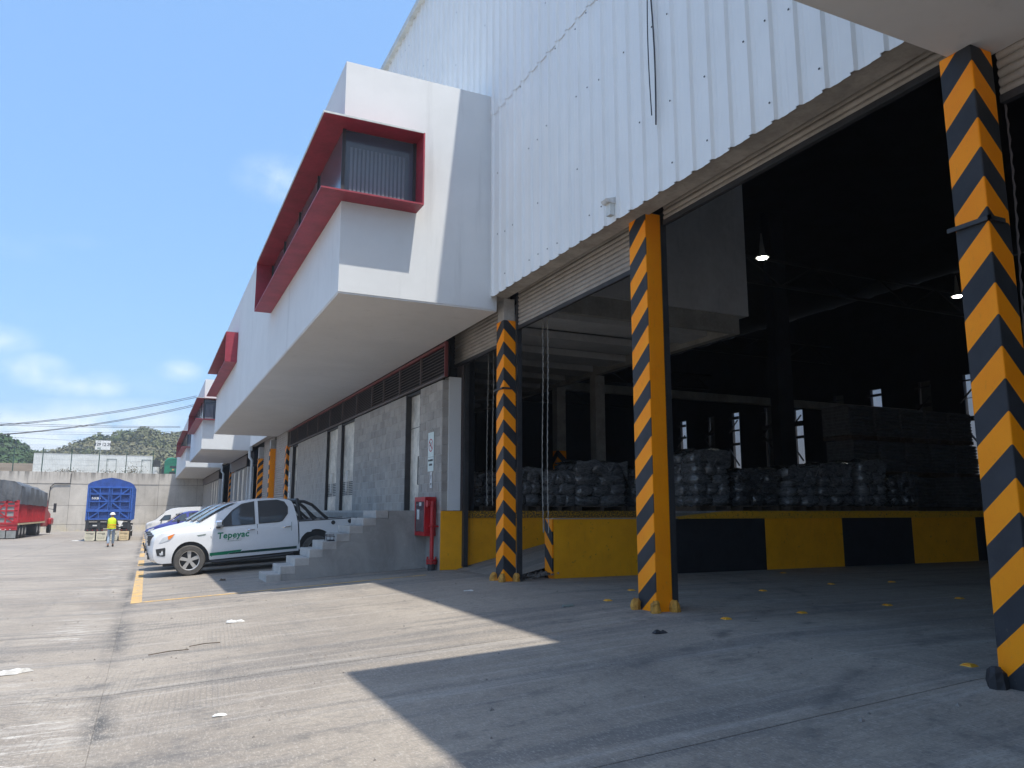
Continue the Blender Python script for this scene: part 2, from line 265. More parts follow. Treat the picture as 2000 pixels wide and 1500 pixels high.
# ------------------------------------------------------------------ builders
class MB:
    def __init__(s): s.v = []; s.f = []; s.mi = []; s.cm = 0; s.st = []
    def add(s, vs, fs, mi=None):
        o = len(s.v); s.st.append((o, len(s.f))); s.v += [tuple(p) for p in vs]; s.f += [tuple(o+i for i in f) for f in fs]; s.mi += [s.cm if mi is None else mi]*len(fs); return s
    def box(s, x0, x1, y0, y1, z0, z1, mi=None):
        if x0 > x1: x0, x1 = x1, x0
        if y0 > y1: y0, y1 = y1, y0
        if z0 > z1: z0, z1 = z1, z0
        vs = [(x0, y0, z0), (x1, y0, z0), (x1, y1, z0), (x0, y1, z0), (x0, y0, z1), (x1, y0, z1), (x1, y1, z1), (x0, y1, z1)]
        return s.add(vs, [(3, 2, 1, 0), (4, 5, 6, 7), (0, 1, 5, 4), (1, 2, 6, 5), (2, 3, 7, 6), (3, 0, 4, 7)], mi)
    def prism(s, pts, axis, a, b, mi=None):      # pts 2D polygon, extruded along axis
        n = len(pts)
        def P(p, t): return (t, p[0], p[1]) if axis == 'x' else ((p[0], t, p[1]) if axis == 'y' else (p[0], p[1], t))
        vs = [P(p, a) for p in pts]+[P(p, b) for p in pts]
        fs = [tuple(range(n)), tuple(range(2*n-1, n-1, -1))]+[(i, (i+1) % n+0, (i+1) % n+n, i+n) for i in range(n)]
        return s.add(vs, fs, mi)
    def bar(s, a, b, w, h=None, mi=None, up=(0, 0, 1)):
        a = Vector(a); b = Vector(b); h = h or w; d = (b-a).normalized(); u = Vector(up)
        if abs(d.dot(u)) > .97: u = Vector((1, 0, 0))
        sd = d.cross(u).normalized(); u = sd.cross(d).normalized(); vs = []
        for p in (a, b):
            for i, j in ((-1, -1), (1, -1), (1, 1), (-1, 1)): vs.append(p+sd*(i*w/2)+u*(j*h/2))
        return s.add(vs, [(3, 2, 1, 0), (4, 5, 6, 7), (0, 1, 5, 4), (1, 2, 6, 5), (2, 3, 7, 6), (3, 0, 4, 7)], mi)
    def tube(s, pts, r, n=8, mi=None):
        pts = [Vector(p) for p in pts]; rs = r if isinstance(r, (list, tuple)) else [r]*len(pts); vs = []; fs = []
        u = None
        for i, p in enumerate(pts):
            d = (pts[min(i+1, len(pts)-1)]-pts[max(i-1, 0)]).normalized()
            if u is None: u = d.orthogonal().normalized()
            u = (u-d*u.dot(d)).normalized(); w = d.cross(u)
            for k in range(n):
                t = 2*math.pi*k/n; vs.append(p+(u*math.cos(t)+w*math.sin(t))*rs[i])
        for i in range(len(pts)-1):
            for k in range(n): fs.append((i*n+k, i*n+(k+1) % n, (i+1)*n+(k+1) % n, (i+1)*n+k))
        fs.append(tuple(range(n-1, -1, -1))); fs.append(tuple((len(pts)-1)*n+k for k in range(n)))
        return s.add(vs, fs, mi)
    def build_each(s, name, mats, parent=None, smooth=False):
        n = len(s.st)
        for i in range(n):
            v0, f0 = s.st[i]; v1, f1 = s.st[i+1] if i+1 < n else (len(s.v), len(s.f))
            q = MB(); q.v = s.v[v0:v1]; q.f = [tuple(a-v0 for a in f) for f in s.f[f0:f1]]; q.mi = s.mi[f0:f1]; q.build(name, mats, parent, smooth)
    def build(s, name, mats, parent=None, smooth=False, loc=None, ang=40):
        me = bpy.data.meshes.new(name); me.from_pydata(s.v, [], s.f)
        for mt in (mats if isinstance(mats, list) else [mats]): me.materials.append(mt)
        if any(s.mi): me.polygons.foreach_set('material_index', s.mi)
        me.validate()
        bm = bmesh.new(); bm.from_mesh(me); bmesh.ops.recalc_face_normals(bm, faces=bm.faces); bm.to_mesh(me); bm.free()
        if smooth: me.shade_smooth(); me.set_sharp_from_angle(angle=R(ang))
        return obj(name, me, parent, loc)
def obj(name, me, parent=None, loc=None):
    o = bpy.data.objects.new(name, me); C.objects.link(o)
    if parent: o.parent = parent
    if loc: o.location = loc
    return o
def tag(o, label=None, cat=None, group=None, kind=None):
    if label: o['label'] = label
    if cat: o['category'] = cat
    if group: o['group'] = group
    if kind: o['kind'] = kind
    return o
def thing(name, label, cat, loc=(0, 0, 0), rz=0, group=None, ry=0):
    o = bpy.data.objects.new(name, None); C.objects.link(o); o.location = loc; o.rotation_euler = (0, ry, rz); o.empty_display_size = .3
    return tag(o, label, cat, group)
def dup(root, loc, label, rot=None):
    def cp(o, par):
        c = o.copy(); C.objects.link(c); c.parent = par
        for ch in o.children: cp(ch, c)
        return c
    r = cp(root, None); r.location = loc; r['label'] = label
    if rot is not None: r.rotation_euler = rot
    return r
def text_mesh(name, body, size, mat, M4, parent=None, bold=0, shear=0, space=1.0, depth=.002):
    cu = bpy.data.curves.new(name, 'FONT'); cu.body = body; cu.size = size; cu.align_x = 'CENTER'; cu.align_y = 'CENTER'; cu.extrude = depth; cu.offset = bold; cu.shear = shear; cu.space_character = space; cu.resolution_u = 3
    t = bpy.data.objects.new(name, cu); C.objects.link(t); dg = bpy.context.evaluated_depsgraph_get(); dg.update()
    me = bpy.data.meshes.new_from_object(t.evaluated_get(dg)); bpy.data.objects.remove(t); bpy.data.curves.remove(cu)
    me.transform(M4); me.materials.clear(); me.materials.append(mat); me.name = name
    return obj(name, me, parent)
def basis(o, x, y):   # matrix taking text plane to world: origin, x dir, y dir
    x = Vector(x).normalized(); y = Vector(y).normalized(); z = x.cross(y)
    return Matrix(((x.x, y.x, z.x, o[0]), (x.y, y.y, z.y, o[1]), (x.z, y.z, z.z, o[2]), (0, 0, 0, 1)))
def gz(x, y):
    return -1.28-.055*(5.9-min(max(x, -.25), 5.9))-.008*max(0, min(y, 100)-15.8)

# ================================================================== SETTING
# ground: cast slabs with open joints over a dark bed
gr = thing('yard_ground', None, None); tag(gr, kind='structure')
xs = [-64, -44, -28, -17, -8.9, -4.55, -.25, 5.9, 12.5, 20, 28, 40, 60]
ys = [4.1+3.9*k for k in range(-6, 27)]
ys = [y for y in ys if y < 100]+[100.2]
for i in range(len(xs)-1):
    for j in range(len(ys)-1):
        g = .007 if (i, j) != (99, 0) else 0
        if xs[i] == -.25: gx0 = .002
        else: gx0 = g
        x0, x1, y0, y1 = xs[i]+gx0, xs[i+1]-(0 if xs[i+1] == -.25 else g), ys[j]+g, ys[j+1]-g
        tz = [gz(x0, y0), gz(x1, y0), gz(x1, y1), gz(x0, y1)]; P4 = [(x0, y0), (x1, y0), (x1, y1), (x0, y1)]
        mb = MB(); mb.add([(*p, z) for p, z in zip(P4, tz)]+[(*p, z-.12) for p, z in zip(P4, tz)], [(0, 1, 2, 3), (4, 5, 1, 0), (5, 6, 2, 1), (6, 7, 3, 2), (7, 4, 0, 3)])
        mb.build('slab', M['ground'], gr)
mb = MB(); gx = [-1400, -64, -.25, 5.9, 60, 1400]; gy = [-1400, -19, 15.8, 100.3]
for i in range(5):
    for j in range(3):
        q = [(gx[i], gy[j]), (gx[i+1], gy[j]), (gx[i+1], gy[j+1]), (gx[i], gy[j+1])]
        far = i in (0, 4) or j == 0
        mb.add([(a, b, gz(a, b)-(.05)) for a, b in q], [(0, 1, 2, 3)], 1 if far else 0)
mb.build('ground_bed', [M['base'], M['ground']], gr)
mb = MB(); mb.add([(-1400, 100.4, 4.25), (1400, 100.4, 4.25), (1400, 1400, 4.25), (-1400, 1400, 4.25)], [(0, 1, 2, 3)]); up = mb.build('upper_ground', M['dirt']); tag(up, kind='structure')
# painted lines, laid 4 mm over the slabs
def paint(name, x0, x1, y0, y1, nx=6, ny=6, t=.004):
    mb = MB(); vs = []; nx = max(nx, 1)
    for i in range(nx+1):
        for j in range(ny+1):
            x = x0+(x1-x0)*i/nx; y = y0+(y1-y0)*j/ny; vs.append((x, y, gz(x, y)+t))
    fs = [(i*(ny+1)+j, (i+1)*(ny+1)+j, (i+1)*(ny+1)+j+1, i*(ny+1)+j+1) for i in range(nx) for j in range(ny)]
    mb.add(vs, fs); o = mb.build(name, M['yellow']); return tag(o, kind='structure')
paint('bay_line', -.16, 5.3, 15.42, 15.56, 12, 1)
y = 15.56
paint('parking_line', -.16, .02, y, 24.6, 1, 8)
y = 27
while y < 78:
    paint('parking_line', -.16, .02, y, y+3.2+random.random(), 1, 2); y += 6.0

# ------------------------------------------------------------------ warehouse shell
wh = thing('warehouse', 'white corrugated metal warehouse with open shuttered bays and dark interior', 'warehouse')
XC = 5.65
def sheet(w, z0, z1):
    prof = []; t = 0
    n = int(round(w/.3333))
    for i in range(n):
        y = i*.3333
        prof += [(y, 0), (y+.100, 0), (y+.122, .006), (y+.178, .006), (y+.20, 0), (y+.245, 0), (y+.268, -.036), (y+.312, -.036), (y+.3333, 0)]
    mb = MB(); k = len(prof)
    vs = [(p[1], p[0], z0) for p in prof]+[(p[1], p[0], z1) for p in prof]+[(p[1]+.004, p[0], z0) for p in prof]+[(p[1]+.004, p[0], z1) for p in prof]
    fs = [(i, i+1, k+i+1, k+i) for i in range(k-1)]+[(2*k+i+1, 2*k+i, 3*k+i, 3*k+i+1) for i in range(k-1)]+[(i+1, i, 2*k+i, 2*k+i+1) for i in range(k-1)]
    mb.add(vs, fs); return mb
lo = sheet(1.0, 4.0, 7.72).build('cladding_sheet', M['clad'], wh, loc=(XC, -19.7, 0)).data
hi = sheet(1.0, 7.68, 13.15).build('cladding_sheet', M['clad'], wh, loc=(XC-.012, -19.7, 0)).data
for i in range(1, 120):
    y = -19.7+i
    dx = (i % 2)*.006
    if y < 12.5 or 40.3 < y < 51 or 65 < y < 73: obj('cladding_sheet', lo, wh, (XC-dx, y, 0))
    obj('cladding_sheet', hi, wh, (XC-.012-dx, y, 0))
mb = MB()
for i in range(-20, 40):
    for z in (4.25, 5.1, 6.3, 7.55, 8.6, 9.9, 11.2, 12.6):
        for q in range(3):
            if random.random() < .45:
                y = i+.3+q*.3333-.02; zz = z+random.uniform(-.06, .06)
                if y < 12.9 or zz > 8.2: mb.box(XC-.052, XC-.045, y-.009, y+.009, zz-.009, zz+.009)
sc = mb.build('screw_heads', M['dark'], wh); tag(sc, kind='stuff')
mb = MB(); mb.box(5.50, 5.66, -20, 100, 13.1, 13.28); mb.build('eave_trim', M['cap'], wh)
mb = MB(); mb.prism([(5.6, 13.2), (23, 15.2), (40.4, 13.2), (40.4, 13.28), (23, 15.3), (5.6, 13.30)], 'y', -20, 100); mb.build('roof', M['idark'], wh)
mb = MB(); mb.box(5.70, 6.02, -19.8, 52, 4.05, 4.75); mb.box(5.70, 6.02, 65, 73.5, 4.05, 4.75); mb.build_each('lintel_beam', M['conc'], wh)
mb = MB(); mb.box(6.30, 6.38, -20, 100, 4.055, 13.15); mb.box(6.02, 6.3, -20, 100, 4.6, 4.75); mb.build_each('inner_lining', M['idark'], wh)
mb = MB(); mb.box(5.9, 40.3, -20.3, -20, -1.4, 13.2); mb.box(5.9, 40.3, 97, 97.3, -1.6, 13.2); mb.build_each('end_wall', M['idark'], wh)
# far side wall with tall openings
wy = [51.77, 48.23, 45.4, 41.93, 39.14, 35.63, 32.8, 29.5, 26.75, 23.4, 20.5, 17.2, 14.3, 11, 8, 5, 2]
mb = MB(); prev = 97.0
for y in wy:
    w = .40; mb.box(40, 40.25, y+w, prev, -1.4, 13.15); prev = y-w
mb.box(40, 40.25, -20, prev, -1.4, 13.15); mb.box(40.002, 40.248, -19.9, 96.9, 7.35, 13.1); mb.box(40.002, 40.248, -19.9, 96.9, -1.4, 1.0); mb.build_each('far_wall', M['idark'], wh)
for i, y in enumerate(wy):
    mb = MB()
    for z in (2.6, 4.9, 5.9, 6.9): mb.box(39.8, 39.9, y-.5, y+.5, z+random.uniform(-.25, .1), z+.12)
    mb.bar((39.75, y-.5, 3.3+i % 2), (39.75, y+.5, 4.6+i % 2), .08)
    mb.bar((39.75, y+.5, 5.2+(i % 3)*.3), (39.75, y-.5, 6.1+(i % 3)*.3), .07)
    mb.build_each('window_bracing', M['dark'], wh)
    if i % 2: MB().box(40.3, 40.36, y-.45, y+.45, 1, 7.4).build('dimming_board', MAT('dull_panel_%d' % i, (.10, .10, .085)) if i == 1 else bpy.data.materials['dull_panel_1'], wh)  # board added outside every other opening to make it look dimmer
nb = sheet(1.0, -1.3, 12).build('neighbouring_shed', M['clad'], None, loc=(48, 0, 0)); bpy.data.objects.remove(nb)
nb = thing('neighbouring_shed', 'pale corrugated shed seen through the narrow openings at the back of the warehouse', 'shed')
mb = MB()
for k in range(90): mb.box(49.96-.03*(k % 2), 50, k, k+1, -1.3, 10.5)
mb.build_each('wall_sheet', M['clad'], nb)
mb = MB(); mb.prism([(49.8, 10.5), (58, 12.2), (66, 10.5)], 'y', 0, 90); mb.build('roof', M['cap'], nb)
# interior frame
mb = MB(); mb.box(12.4, 39.9, 29.85, 30.15, 5.35, 5.72); mb.build('long_steel_beam', M['istl'], wh)
mb = MB(); mb.box(24.3, 25.15, 24.8, 25.3, -1.3, 13.3); mb.build('inner_column', M['idark'], wh)
mb = MB()
for x in range(8, 40, 4):
    for y in (24, 36, 48, 60):
        mb.bar((x, y, 9.5), (x+4, y, 9.5), .12); mb.bar((x, y, 9.5), (x+2, y, 10.6), .07); mb.bar((x+2, y, 10.6), (x+4, y, 9.5), .07); mb.bar((x, y, 10.6), (x+4, y, 10.6), .1)
mb.build('roof_truss', M['tru'], wh)['kind'] = 'stuff'
# roller shutters, each with its slats
def shutter(y0, y1, zb, x=6.24, zt=4.6, bottombar=True):
    sh = obj('roller_shutter', None, wh); 
    z = zb+.07; n = 0
    prof = [(0, 0), (-.012, .012), (-.022, .038), (-.012, .066), (0, .078), (.006, .078), (.006, 0)]
    me = None
    while z < zt:
        if me is None:
            mb = MB(); mb.prism([(p[0], p[1]) for p in prof], 'y', 0, y1-y0); o = mb.build('slat', M['slat'], sh, True, (x, y0, z), 60); me = o.data
        else: obj('slat', me, sh, (x, y0, z))
        z += .08; n += 1
    MB().box(x-.03, x+.03, y0, y1, zb, zb+.068).build('bottom_bar', M['dark'], sh)
    return sh
shutter(13.47, 16.5, 3.27, 6.26); shutter(8.84, 13.02, 3.44, 6.24); shutter(4.02, 8.30, 3.90, 6.22, 4.6); shutter(.6, 3.60, 3.30, 6.14)
for y0, y1 in ((39.05, 44.3), (44.85, 49.3)):
    sh = obj('roller_shutter', None, wh); mb = MB(); z = gz(6, 40)
    while z < 4.5: mb.prism([(6.26, z), (6.22, z+.06), (6.26, z+.119), (6.28, z+.06)], 'y', y0, y1); z += .12
    o = mb.build('slat_curtain', M['slat'], sh); o['kind'] = 'stuff'
for y, z1 in ((13.43, 3.3), (8.80, 3.9), (3.97, 4.0)):
    y > 4 and MB().box(6.20, 6.30, y-.42, y-.38, -1.3, 4.1).build('guide_rail', M['dark'], wh)
    MB().box(6.24, 6.34, y+.0, y+.05, -1.3, 4.1).build('guide_rail', M['dark'], wh)
MB().box(6.36, 6.46, 16.10, 16.22, -1.22, 4.1).build('guide_rail', M['dark'], wh)
# wall light box on cladding
wl = thing('wall_lamp', 'small white box lamp fixed low on the corrugated cladding above the middle column', 'lamp', (XC-.04, 8.66, 4.15)); wl.scale = (.75, .75, .75)
MB().box(-.10, 0, -.07, .07, -.12, .10).build('housing', M['cap'], wl)
mb = MB(); mb.prism([(-.16, .10), (-.20, .16), (0, .22), (0, .10)], 'y', -.10, .10); mb.build('hood', M['paper'], wl)
# hanging wire
wr = thing('hanging_wire', 'loose black twin wire hanging down the corrugated cladding', 'wire', (XC-.08, 7.57, 0))
for k in range(2):
    pts = [(math.sin(z*1.3+k*2.2)*.02-.02, math.sin(z*(.9+.2*k)+k*1.7)*.055, z) for z in [4.87+.18*k+i*.22 for i in range(38)]]
    MB().tube(pts, .008 if k else .011, 5).build('strand', M['ink'], wr, True)

# ------------------------------------------------------------------ office blocks that jut out of the facade
def office(label, y0, y1, frames, x0=2.75, x1=5.78, z0=3.75, z1=8.15, slx=None):
    t = thing('office_block', label, 'office block', (x0, y0, z0), group='office blocks along the facade')
    L = y1-y0; W = x1-x0; H = z1-z0
    mb = MB(); mb.box(0, W, 0, L, .03, H); mb.build('walls', M['white'], t)
    mb = MB(); mb.box(.012, W, .012, L-.012, 0, .029); mb.build('soffit', M['soffit'], t)
    for (a, b, near, far, fz0, fz1) in frames:        # a,b along the block, near/far: width of wrap on the end wall
        fr = obj('window_frame', None, t); zb = fz0-z0; zt = fz1-z0; d = .45; th = .03; e = .002
        ya = a if near is None else -d; yb = b if far is None else L+d
        def plate(z, mi):
            mb = MB()
            mb.box(-d, -e, ya, yb, z, z+th)
            if near is not None: mb.box(0.0-e*0, near, -d, -e, z+.0005, z+th-.0005)
            if far is not None: mb.box(0, far, L+e, L+d, z+.0005, z+th-.0005)
            return mb.build('frame_plate', M['red'], fr)
        plate(zb-.03, 0); plate(zt, 0)
        if near is not None: MB().box(near, near+th, -d, -e, zb-.03, zt+.03).build('frame_fin', M['red'], fr)
        else: MB().box(-d, -e, a-th, a, zb-.03, zt+.03).build('frame_fin', M['red'], fr)
        if far is not None: MB().box(far, far+th, L+e, L+d, zb-.03, zt+.03).build('frame_fin', M['red'], fr)
        else: MB().box(-d, -e, b, b+th, zb-.03, zt+.03).build('frame_fin', M['red'], fr)
        mb = MB(); mb.box(-d-.012, -d-.001, ya, yb, zt+.0, zt+.055)
        if near is not None: mb.box(-d, near, -d-.012, -d-.001, zt+.012, zt+.045)
        mb.build('frame_cap', M['cap'], fr)
        # glazing standing 2 cm proud of the wall, dark frame bars between panes
        if near is not None:
            wn_ = obj('window', None, t); MB().box(.02, near-.03, -.018, -.004, zb+.01, zt-.01).build('pane', M['glass2'], wn_)
            mb = MB(); yy = .12
            while yy < near-.25: mb.box(yy, yy+.045, -.024-.004*random.random(), -.0185, zb+.05, zt-.32+.0); yy += .075
            mb.build_each('blind_slat', M['curtain'], wn_)
            MB().box(near-.06, near-.001, -.035, -.018, zb, zt).build('frame_bar', M['dark'], wn_); MB().box(-.03, .03, -.04, -.0185, zb, zt).build('frame_bar', M['dark'], wn_)
        wn_ = obj('window', None, t); ps = ya+.0 if near is None else .02; pe = (b-.02 if far is None else L-.02); n = max(2, int(round((pe-ps)/2.1)))
        for i in range(n):
            q0 = ps+(pe-ps)*i/n; q1 = ps+(pe-ps)*(i+1)/n
            MB().box(-.018, -.004, q0+.02, q1-.02, zb+.02, zt-.02).build('pane', M['glass2'], wn_)
            MB().box(-.045, -.004, q1-.025, q1+.025, zb, zt).build('frame_bar', M['dark'], wn_)
    return t
office('white office block nearest, its long red window frame wrapping the corner toward the camera', 13.04, 40.9, [(-.0, 8.7, 1.36, None, 5.47, 6.80), (18.1, 27.6, None, 1.3, 5.72, 6.84)])
office('white overhanging slab corner filling the top right, directly above the nearest striped column', -24, 3.82, [], x1=6.12)
office('second white office block, half hidden behind the big one', 51.3, 66, [(0, 10.3, .75, None, 5.6, 6.88)])
office('farthest white office block, ending at the retaining wall', 73.3, 99.9, [(0, 14, 1.3, None, 5.5, 6.88)])

# ------------------------------------------------------------------ block walls under the offices
XB = 5.86
bw = thing('block_wall', 'grey concrete block wall with tall stained doors under the nearest office block', 'wall')
openings = [(17.83, 18.98), (24.52, 26.35), (26.95, 28.75), (34.95, 36.3)]
def solid_spans(y0, y1):
    cur = y0; out = []
    for a, b in openings:
        out.append((cur, a)); cur = b
    out.append((cur, y1)); return out
mb = MB()
for a, b in solid_spans(16.25, 37.2): mb.box(XB+.012, XB+.3, a+.004, b-.004, -.06, 2.93)
for a, b in openings: mb.box(XB+.012, XB+.3, a-.004, b+.004, -.1, 0.0)
mb.build_each('mortar', M['mortar'], bw)
bl = None; nblk = 0; rest = MB()
for a, b in solid_spans(16.24, 37.2):
    for c in range(14):
        z0 = .0+c*.2083+.004 if True else 0; z1 = z0+.2083-.013
        off = .2 if c % 2 else 0
        k0 = int(math.floor((a-off)/.4))-1
        for k in range(k0, k0+80):
            q0 = max(k*.4+off+.006, a+.002); q1 = min(k*.4+off+.394, b-.002)
            if q1-q0 < .05 or q0 > b: continue
            jx = random.uniform(0, .005)
            if nblk < 298 and q0 < 24:
                full = abs((q1-q0)-.388) < .002
                if full:
                    if bl is None: bl = MB().box(0, .1, 0, .388, 0, z1-z0).build('block', M['block'], bw, loc=(XB+jx, q0, z0)).data
                    else: obj('block', bl, bw, (XB+jx, q0, z0))
                else: MB().box(XB+jx, XB+.1, q0, q1, z0, z1).build('block', M['block'], bw)
                nblk += 1
            else: rest.box(XB+jx, XB+.1, q0, q1, z0, z1)
o = rest.build('far_blocks', M['block'], bw); o['kind'] = 'stuff'
mb = MB(); mb.box(XB-.01, XB+.3, 16.235, 37.2, -1.7, -.062); mb.build('rendered_base', M['render'], bw)
# return face of the wall, at the corner: blocks, white post, yellow base
for c in range(14):
    z0 = c*.2083+.004; MB().box(XB+.012, XB+.15, 16.225+random.uniform(0, .004), 16.245, z0, z0+.198).build('block', M['block'], bw)
MB().box(6.012, 6.30, 16.19, 16.5, .0, 3.0).build('white_post', M['white'], bw)
MB().box(6.31, 6.36, 16.2, 16.5, .0, 3.9).build('steel_angle', M['louver'], bw)
mb = MB(); mb.box(XB-.002, 6.40, 16.222, 16.234, -1.7, -.01); mb.build('yellow_base_panel', M['dy'], bw)
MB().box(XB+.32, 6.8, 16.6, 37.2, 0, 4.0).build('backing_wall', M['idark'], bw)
def door(a, b, leaves, louver, hy):
    d = obj('door', None, bw)
    MB().box(XB+.14, XB+.18, a+.09, b-.0, 0.0, 2.88).build('door_leaf', M['door'], d) if leaves == 1 else [MB().box(XB+.10, XB+.14, a+.12+(b-a-.14)*i/2+.01, a+.12+(b-a-.14)*(i+1)/2-.01, 0, 2.88).build('door_leaf', M['door'], d) for i in range(2)]
    mb = MB(); mb.box(XB+.0, XB+.2, b-.05, b-.004, 0, 2.93); mb.box(XB+.02, XB+.2, a+.004, a+.05, 0, 2.93); mb.box(XB+.02, XB+.2, a+.051, b-.051, 2.885, 2.93); mb.build('door_frame', M['dark'], d)
    for y in hy:
        mb = MB(); mb.tube([(XB+.15, y, .62), (XB+.03, y, .62), (XB+.03, y, 1.30), (XB+.15, y, 1.30)], .014, 6); mb.build('handle', M['steel'] if leaves == 2 else M['ink'], d, True)
    if louver:
        for z in [.5+.058*i for i in range(8)]:
            for i in range(2):
                q0 = a+.14+(b-a-.14)*i/2; mb = MB(); mb.prism([(XB+.085, z), (XB+.099, z+.035), (XB+.099, z)], 'y', q0+.06, q0+(b-a-.14)/2-.08); mb.build('vent_slat', M['plas'], d)
    else:
        MB().box(XB+.135, XB+.139, a+.1, b-.06, 2.05, 2.065).build('seam', M['dark'], d)
door(17.83, 18.98, 1, False, [17.98]); door(24.52, 26.35, 2, True, [25.40, 25.56]); door(26.95, 28.75, 2, True, [27.80, 27.95]); door(34.95, 36.3, 1, False, [35.1])
# louvre band
mul = [15.92, 17.6, 19.35, 20.9, 22.15, 24.0, 26.0, 28.0, 30.2, 32.4, 34.8, 37.2]
lb = thing('louvre_band', 'brown metal louvre strip running along the top of the block wall', 'louvre')
MB().box(XB-.08, XB-.02, 15.9, 37.2, 3.66, 3.72).build('top_rail', M['lframe'], lb); MB().box(XB-.08, XB-.02, 15.9, 37.2, 2.94, 2.985).build('bottom_rail', M['louver'], lb)
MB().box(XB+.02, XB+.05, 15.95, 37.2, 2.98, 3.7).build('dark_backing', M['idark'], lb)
MB().box(XB-.085, XB-.01, 15.87, 15.915, 2.94, 3.74).build('end_post', M['lframe'], lb)
for i in range(len(mul)-1):
    a, b = mul[i], mul[i+1]; n = 9 if i < 4 else 13; MB().box(XB-.085, XB-.03, b-.025, b+.025, 2.99, 3.655).build('mullion', M['louver'], lb)
    if i < 6:
        for k in range(n):
            z = 3.0+.66*k/n; mb = MB(); mb.prism([(XB-.075, z), (XB-.07, z-.004), (XB-.02, z+.042), (XB-.025, z+.047)], 'y', a+.028, b-.028); mb.build('slat', M['louver'], lb)
    else:
        mb = MB()
        for k in range(n):
            z = 3.0+.66*k/n; mb.prism([(XB-.075, z), (XB-.07, z-.004), (XB-.02, z+.03), (XB-.025, z+.035)], 'y', a+.028, b-.028)
        mb.build('fine_slats', M['louver'], lb)['kind'] = 'stuff'
# second and third wall runs far down the facade
for (a, b, lab) in ((54.5, 65.2, 'distant grey block wall with pale doors under the second office block'), (77, 99.8, 'farthest grey wall under the last office block, beside the retaining wall')):
    w2 = thing('block_wall', lab, 'wall'); zg = gz(6, a)-.1
    MB().box(XB, XB+.3, a, b, zg, 2.9).build('masonry', M['block'], w2); MB().box(XB-.05, XB, a, b, 2.95, 3.7).build('louvre', M['louver'], w2)
    MB().box(XB+.01, XB+.4, a-.35, a-.01, zg, 2.9).build('white_post', M['white'], w2)
    for q in (a+1.5, a+4.2, a+7.4):
        MB().box(XB-.02, XB-.003, q, q+1.2, 0, 2.8).build('door', M['door'], w2); MB().box(XB-.03, XB-.004, q+1.21, q+1.4, 0, 2.85).build('door_reveal', M['dark'], w2)
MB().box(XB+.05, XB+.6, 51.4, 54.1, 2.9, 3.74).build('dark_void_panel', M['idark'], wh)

# ------------------------------------------------------------------ striped columns
sa = stripe_mat('stripes_both', 1.0, .78, .23); sb = stripe_mat('stripes_one_face', 0, .78, .25, True); sc_ = stripe_mat('stripes_near', 1.0, .95, .40, False, 3.54, .03); sd = stripe_mat('stripes_rising', -1.0, .78, .1)
def column(y, h, mat, label, top=0, shoes=None, dy=.38, dx=.28, clamp=None, x=5.95):
    z = gz(x, y); t = thing('striped_column', label, 'column', (x, y, z), group='black and orange striped columns')
    body = MB(); body.box(0, dx, 0, dy, -.05, h); o = body.build('painted_shaft', mat, t)
    md = o.modifiers.new('b', 'BEVEL'); md.width = .012; md.segments = 2
    if top: MB().box(.02, dx-.02, .02, dy-.02, h+.001, top).build('bare_head', M['concl'], t)
    if clamp:
        mb = MB(); mb.box(-.03, -.008, -.03, dy+.05, clamp, clamp+.035); mb.box(-.03, dx*.6, -.03, -.008, clamp, clamp+.035); mb.build('clamp_band', M['dark'], t)
    if shoes:
        for sx_, sy_ in ((-.04, -.04), (-.05, dy-.02), (dx-.02, -.05)):
            mb = MB(); rr = random.Random(int(y*10)+int(sx_*100))
            pts = []
            for lv, rad in ((-.03, .075), (.05, .072), (.11, .062), (.145, .035)):
                for k in range(7):
                    a = 2*math.pi*k/7; q = rad*rr.uniform(.8, 1.15); pts.append((sx_+q*math.cos(a), sy_+q*math.sin(a), lv*rr.uniform(.9, 1.1)))
            fs = [(l*7+k, l*7+(k+1) % 7, (l+1)*7+(k+1) % 7, (l+1)*7+k) for l in range(3) for k in range(7)]+[tuple(21+k for k in range(7))]
            mb.add(pts, fs); mb.build('base_guard', shoes, t)
    return t
orng = MAT('rusty_orange', (.55, .27, .04), .7, .3, 9)
column(13.09, 4.90, sa, 'striped column farther than the plain orange faced one, chevrons on both faces, bare concrete head', 5.33, orng, .34, .26, 3.55-.0)
column(8.38, 5.36, sb, 'middle striped column with one wide plain orange face', 0, orng, .40, .27)
column(3.60, 5.034, sc_, 'nearest striped column at the right edge of the picture, black foot guard', 0, M['blk'], .28, .27, 3.52, 5.80)
column(38.7, 4.6, sa, 'distant striped column just past the far end of the block wall', 5.3)
column(44.4, 4.9, stripe_mat('plain_orange', 0, 0, .25, True), 'distant column with a plain orange face between grey shutters', 5.4, None, .38, .36)
column(49.4, 4.7, sd, 'distant striped column beside the drainpipe of the second office block', 5.4, None, .38, .34)
column(67.2, 4.8, sd, 'smallest striped column, between the two farthest office blocks', 5.6, None, .38, .5, None, 5.9)
for y, x, lab in ((50.9, 5.75, 'pale drainpipe below the near end of the second office block'), (70.6, 5.7, 'thin pale drainpipe below the farthest office block')):
    t = thing('drainpipe', lab, 'pipe', (x, y, 0)); MB().tube([(-.15, .2, 3.76), (-.15, .1, 3.3), (0, 0, 3.1), (0, 0, gz(x, y))], .09, 10).build('pipe', M['cap'], t, True)
MB().box(5.9, 6.05, 37.3, 38.6, 0, 0.01).build('sill', M['conc'], wh)

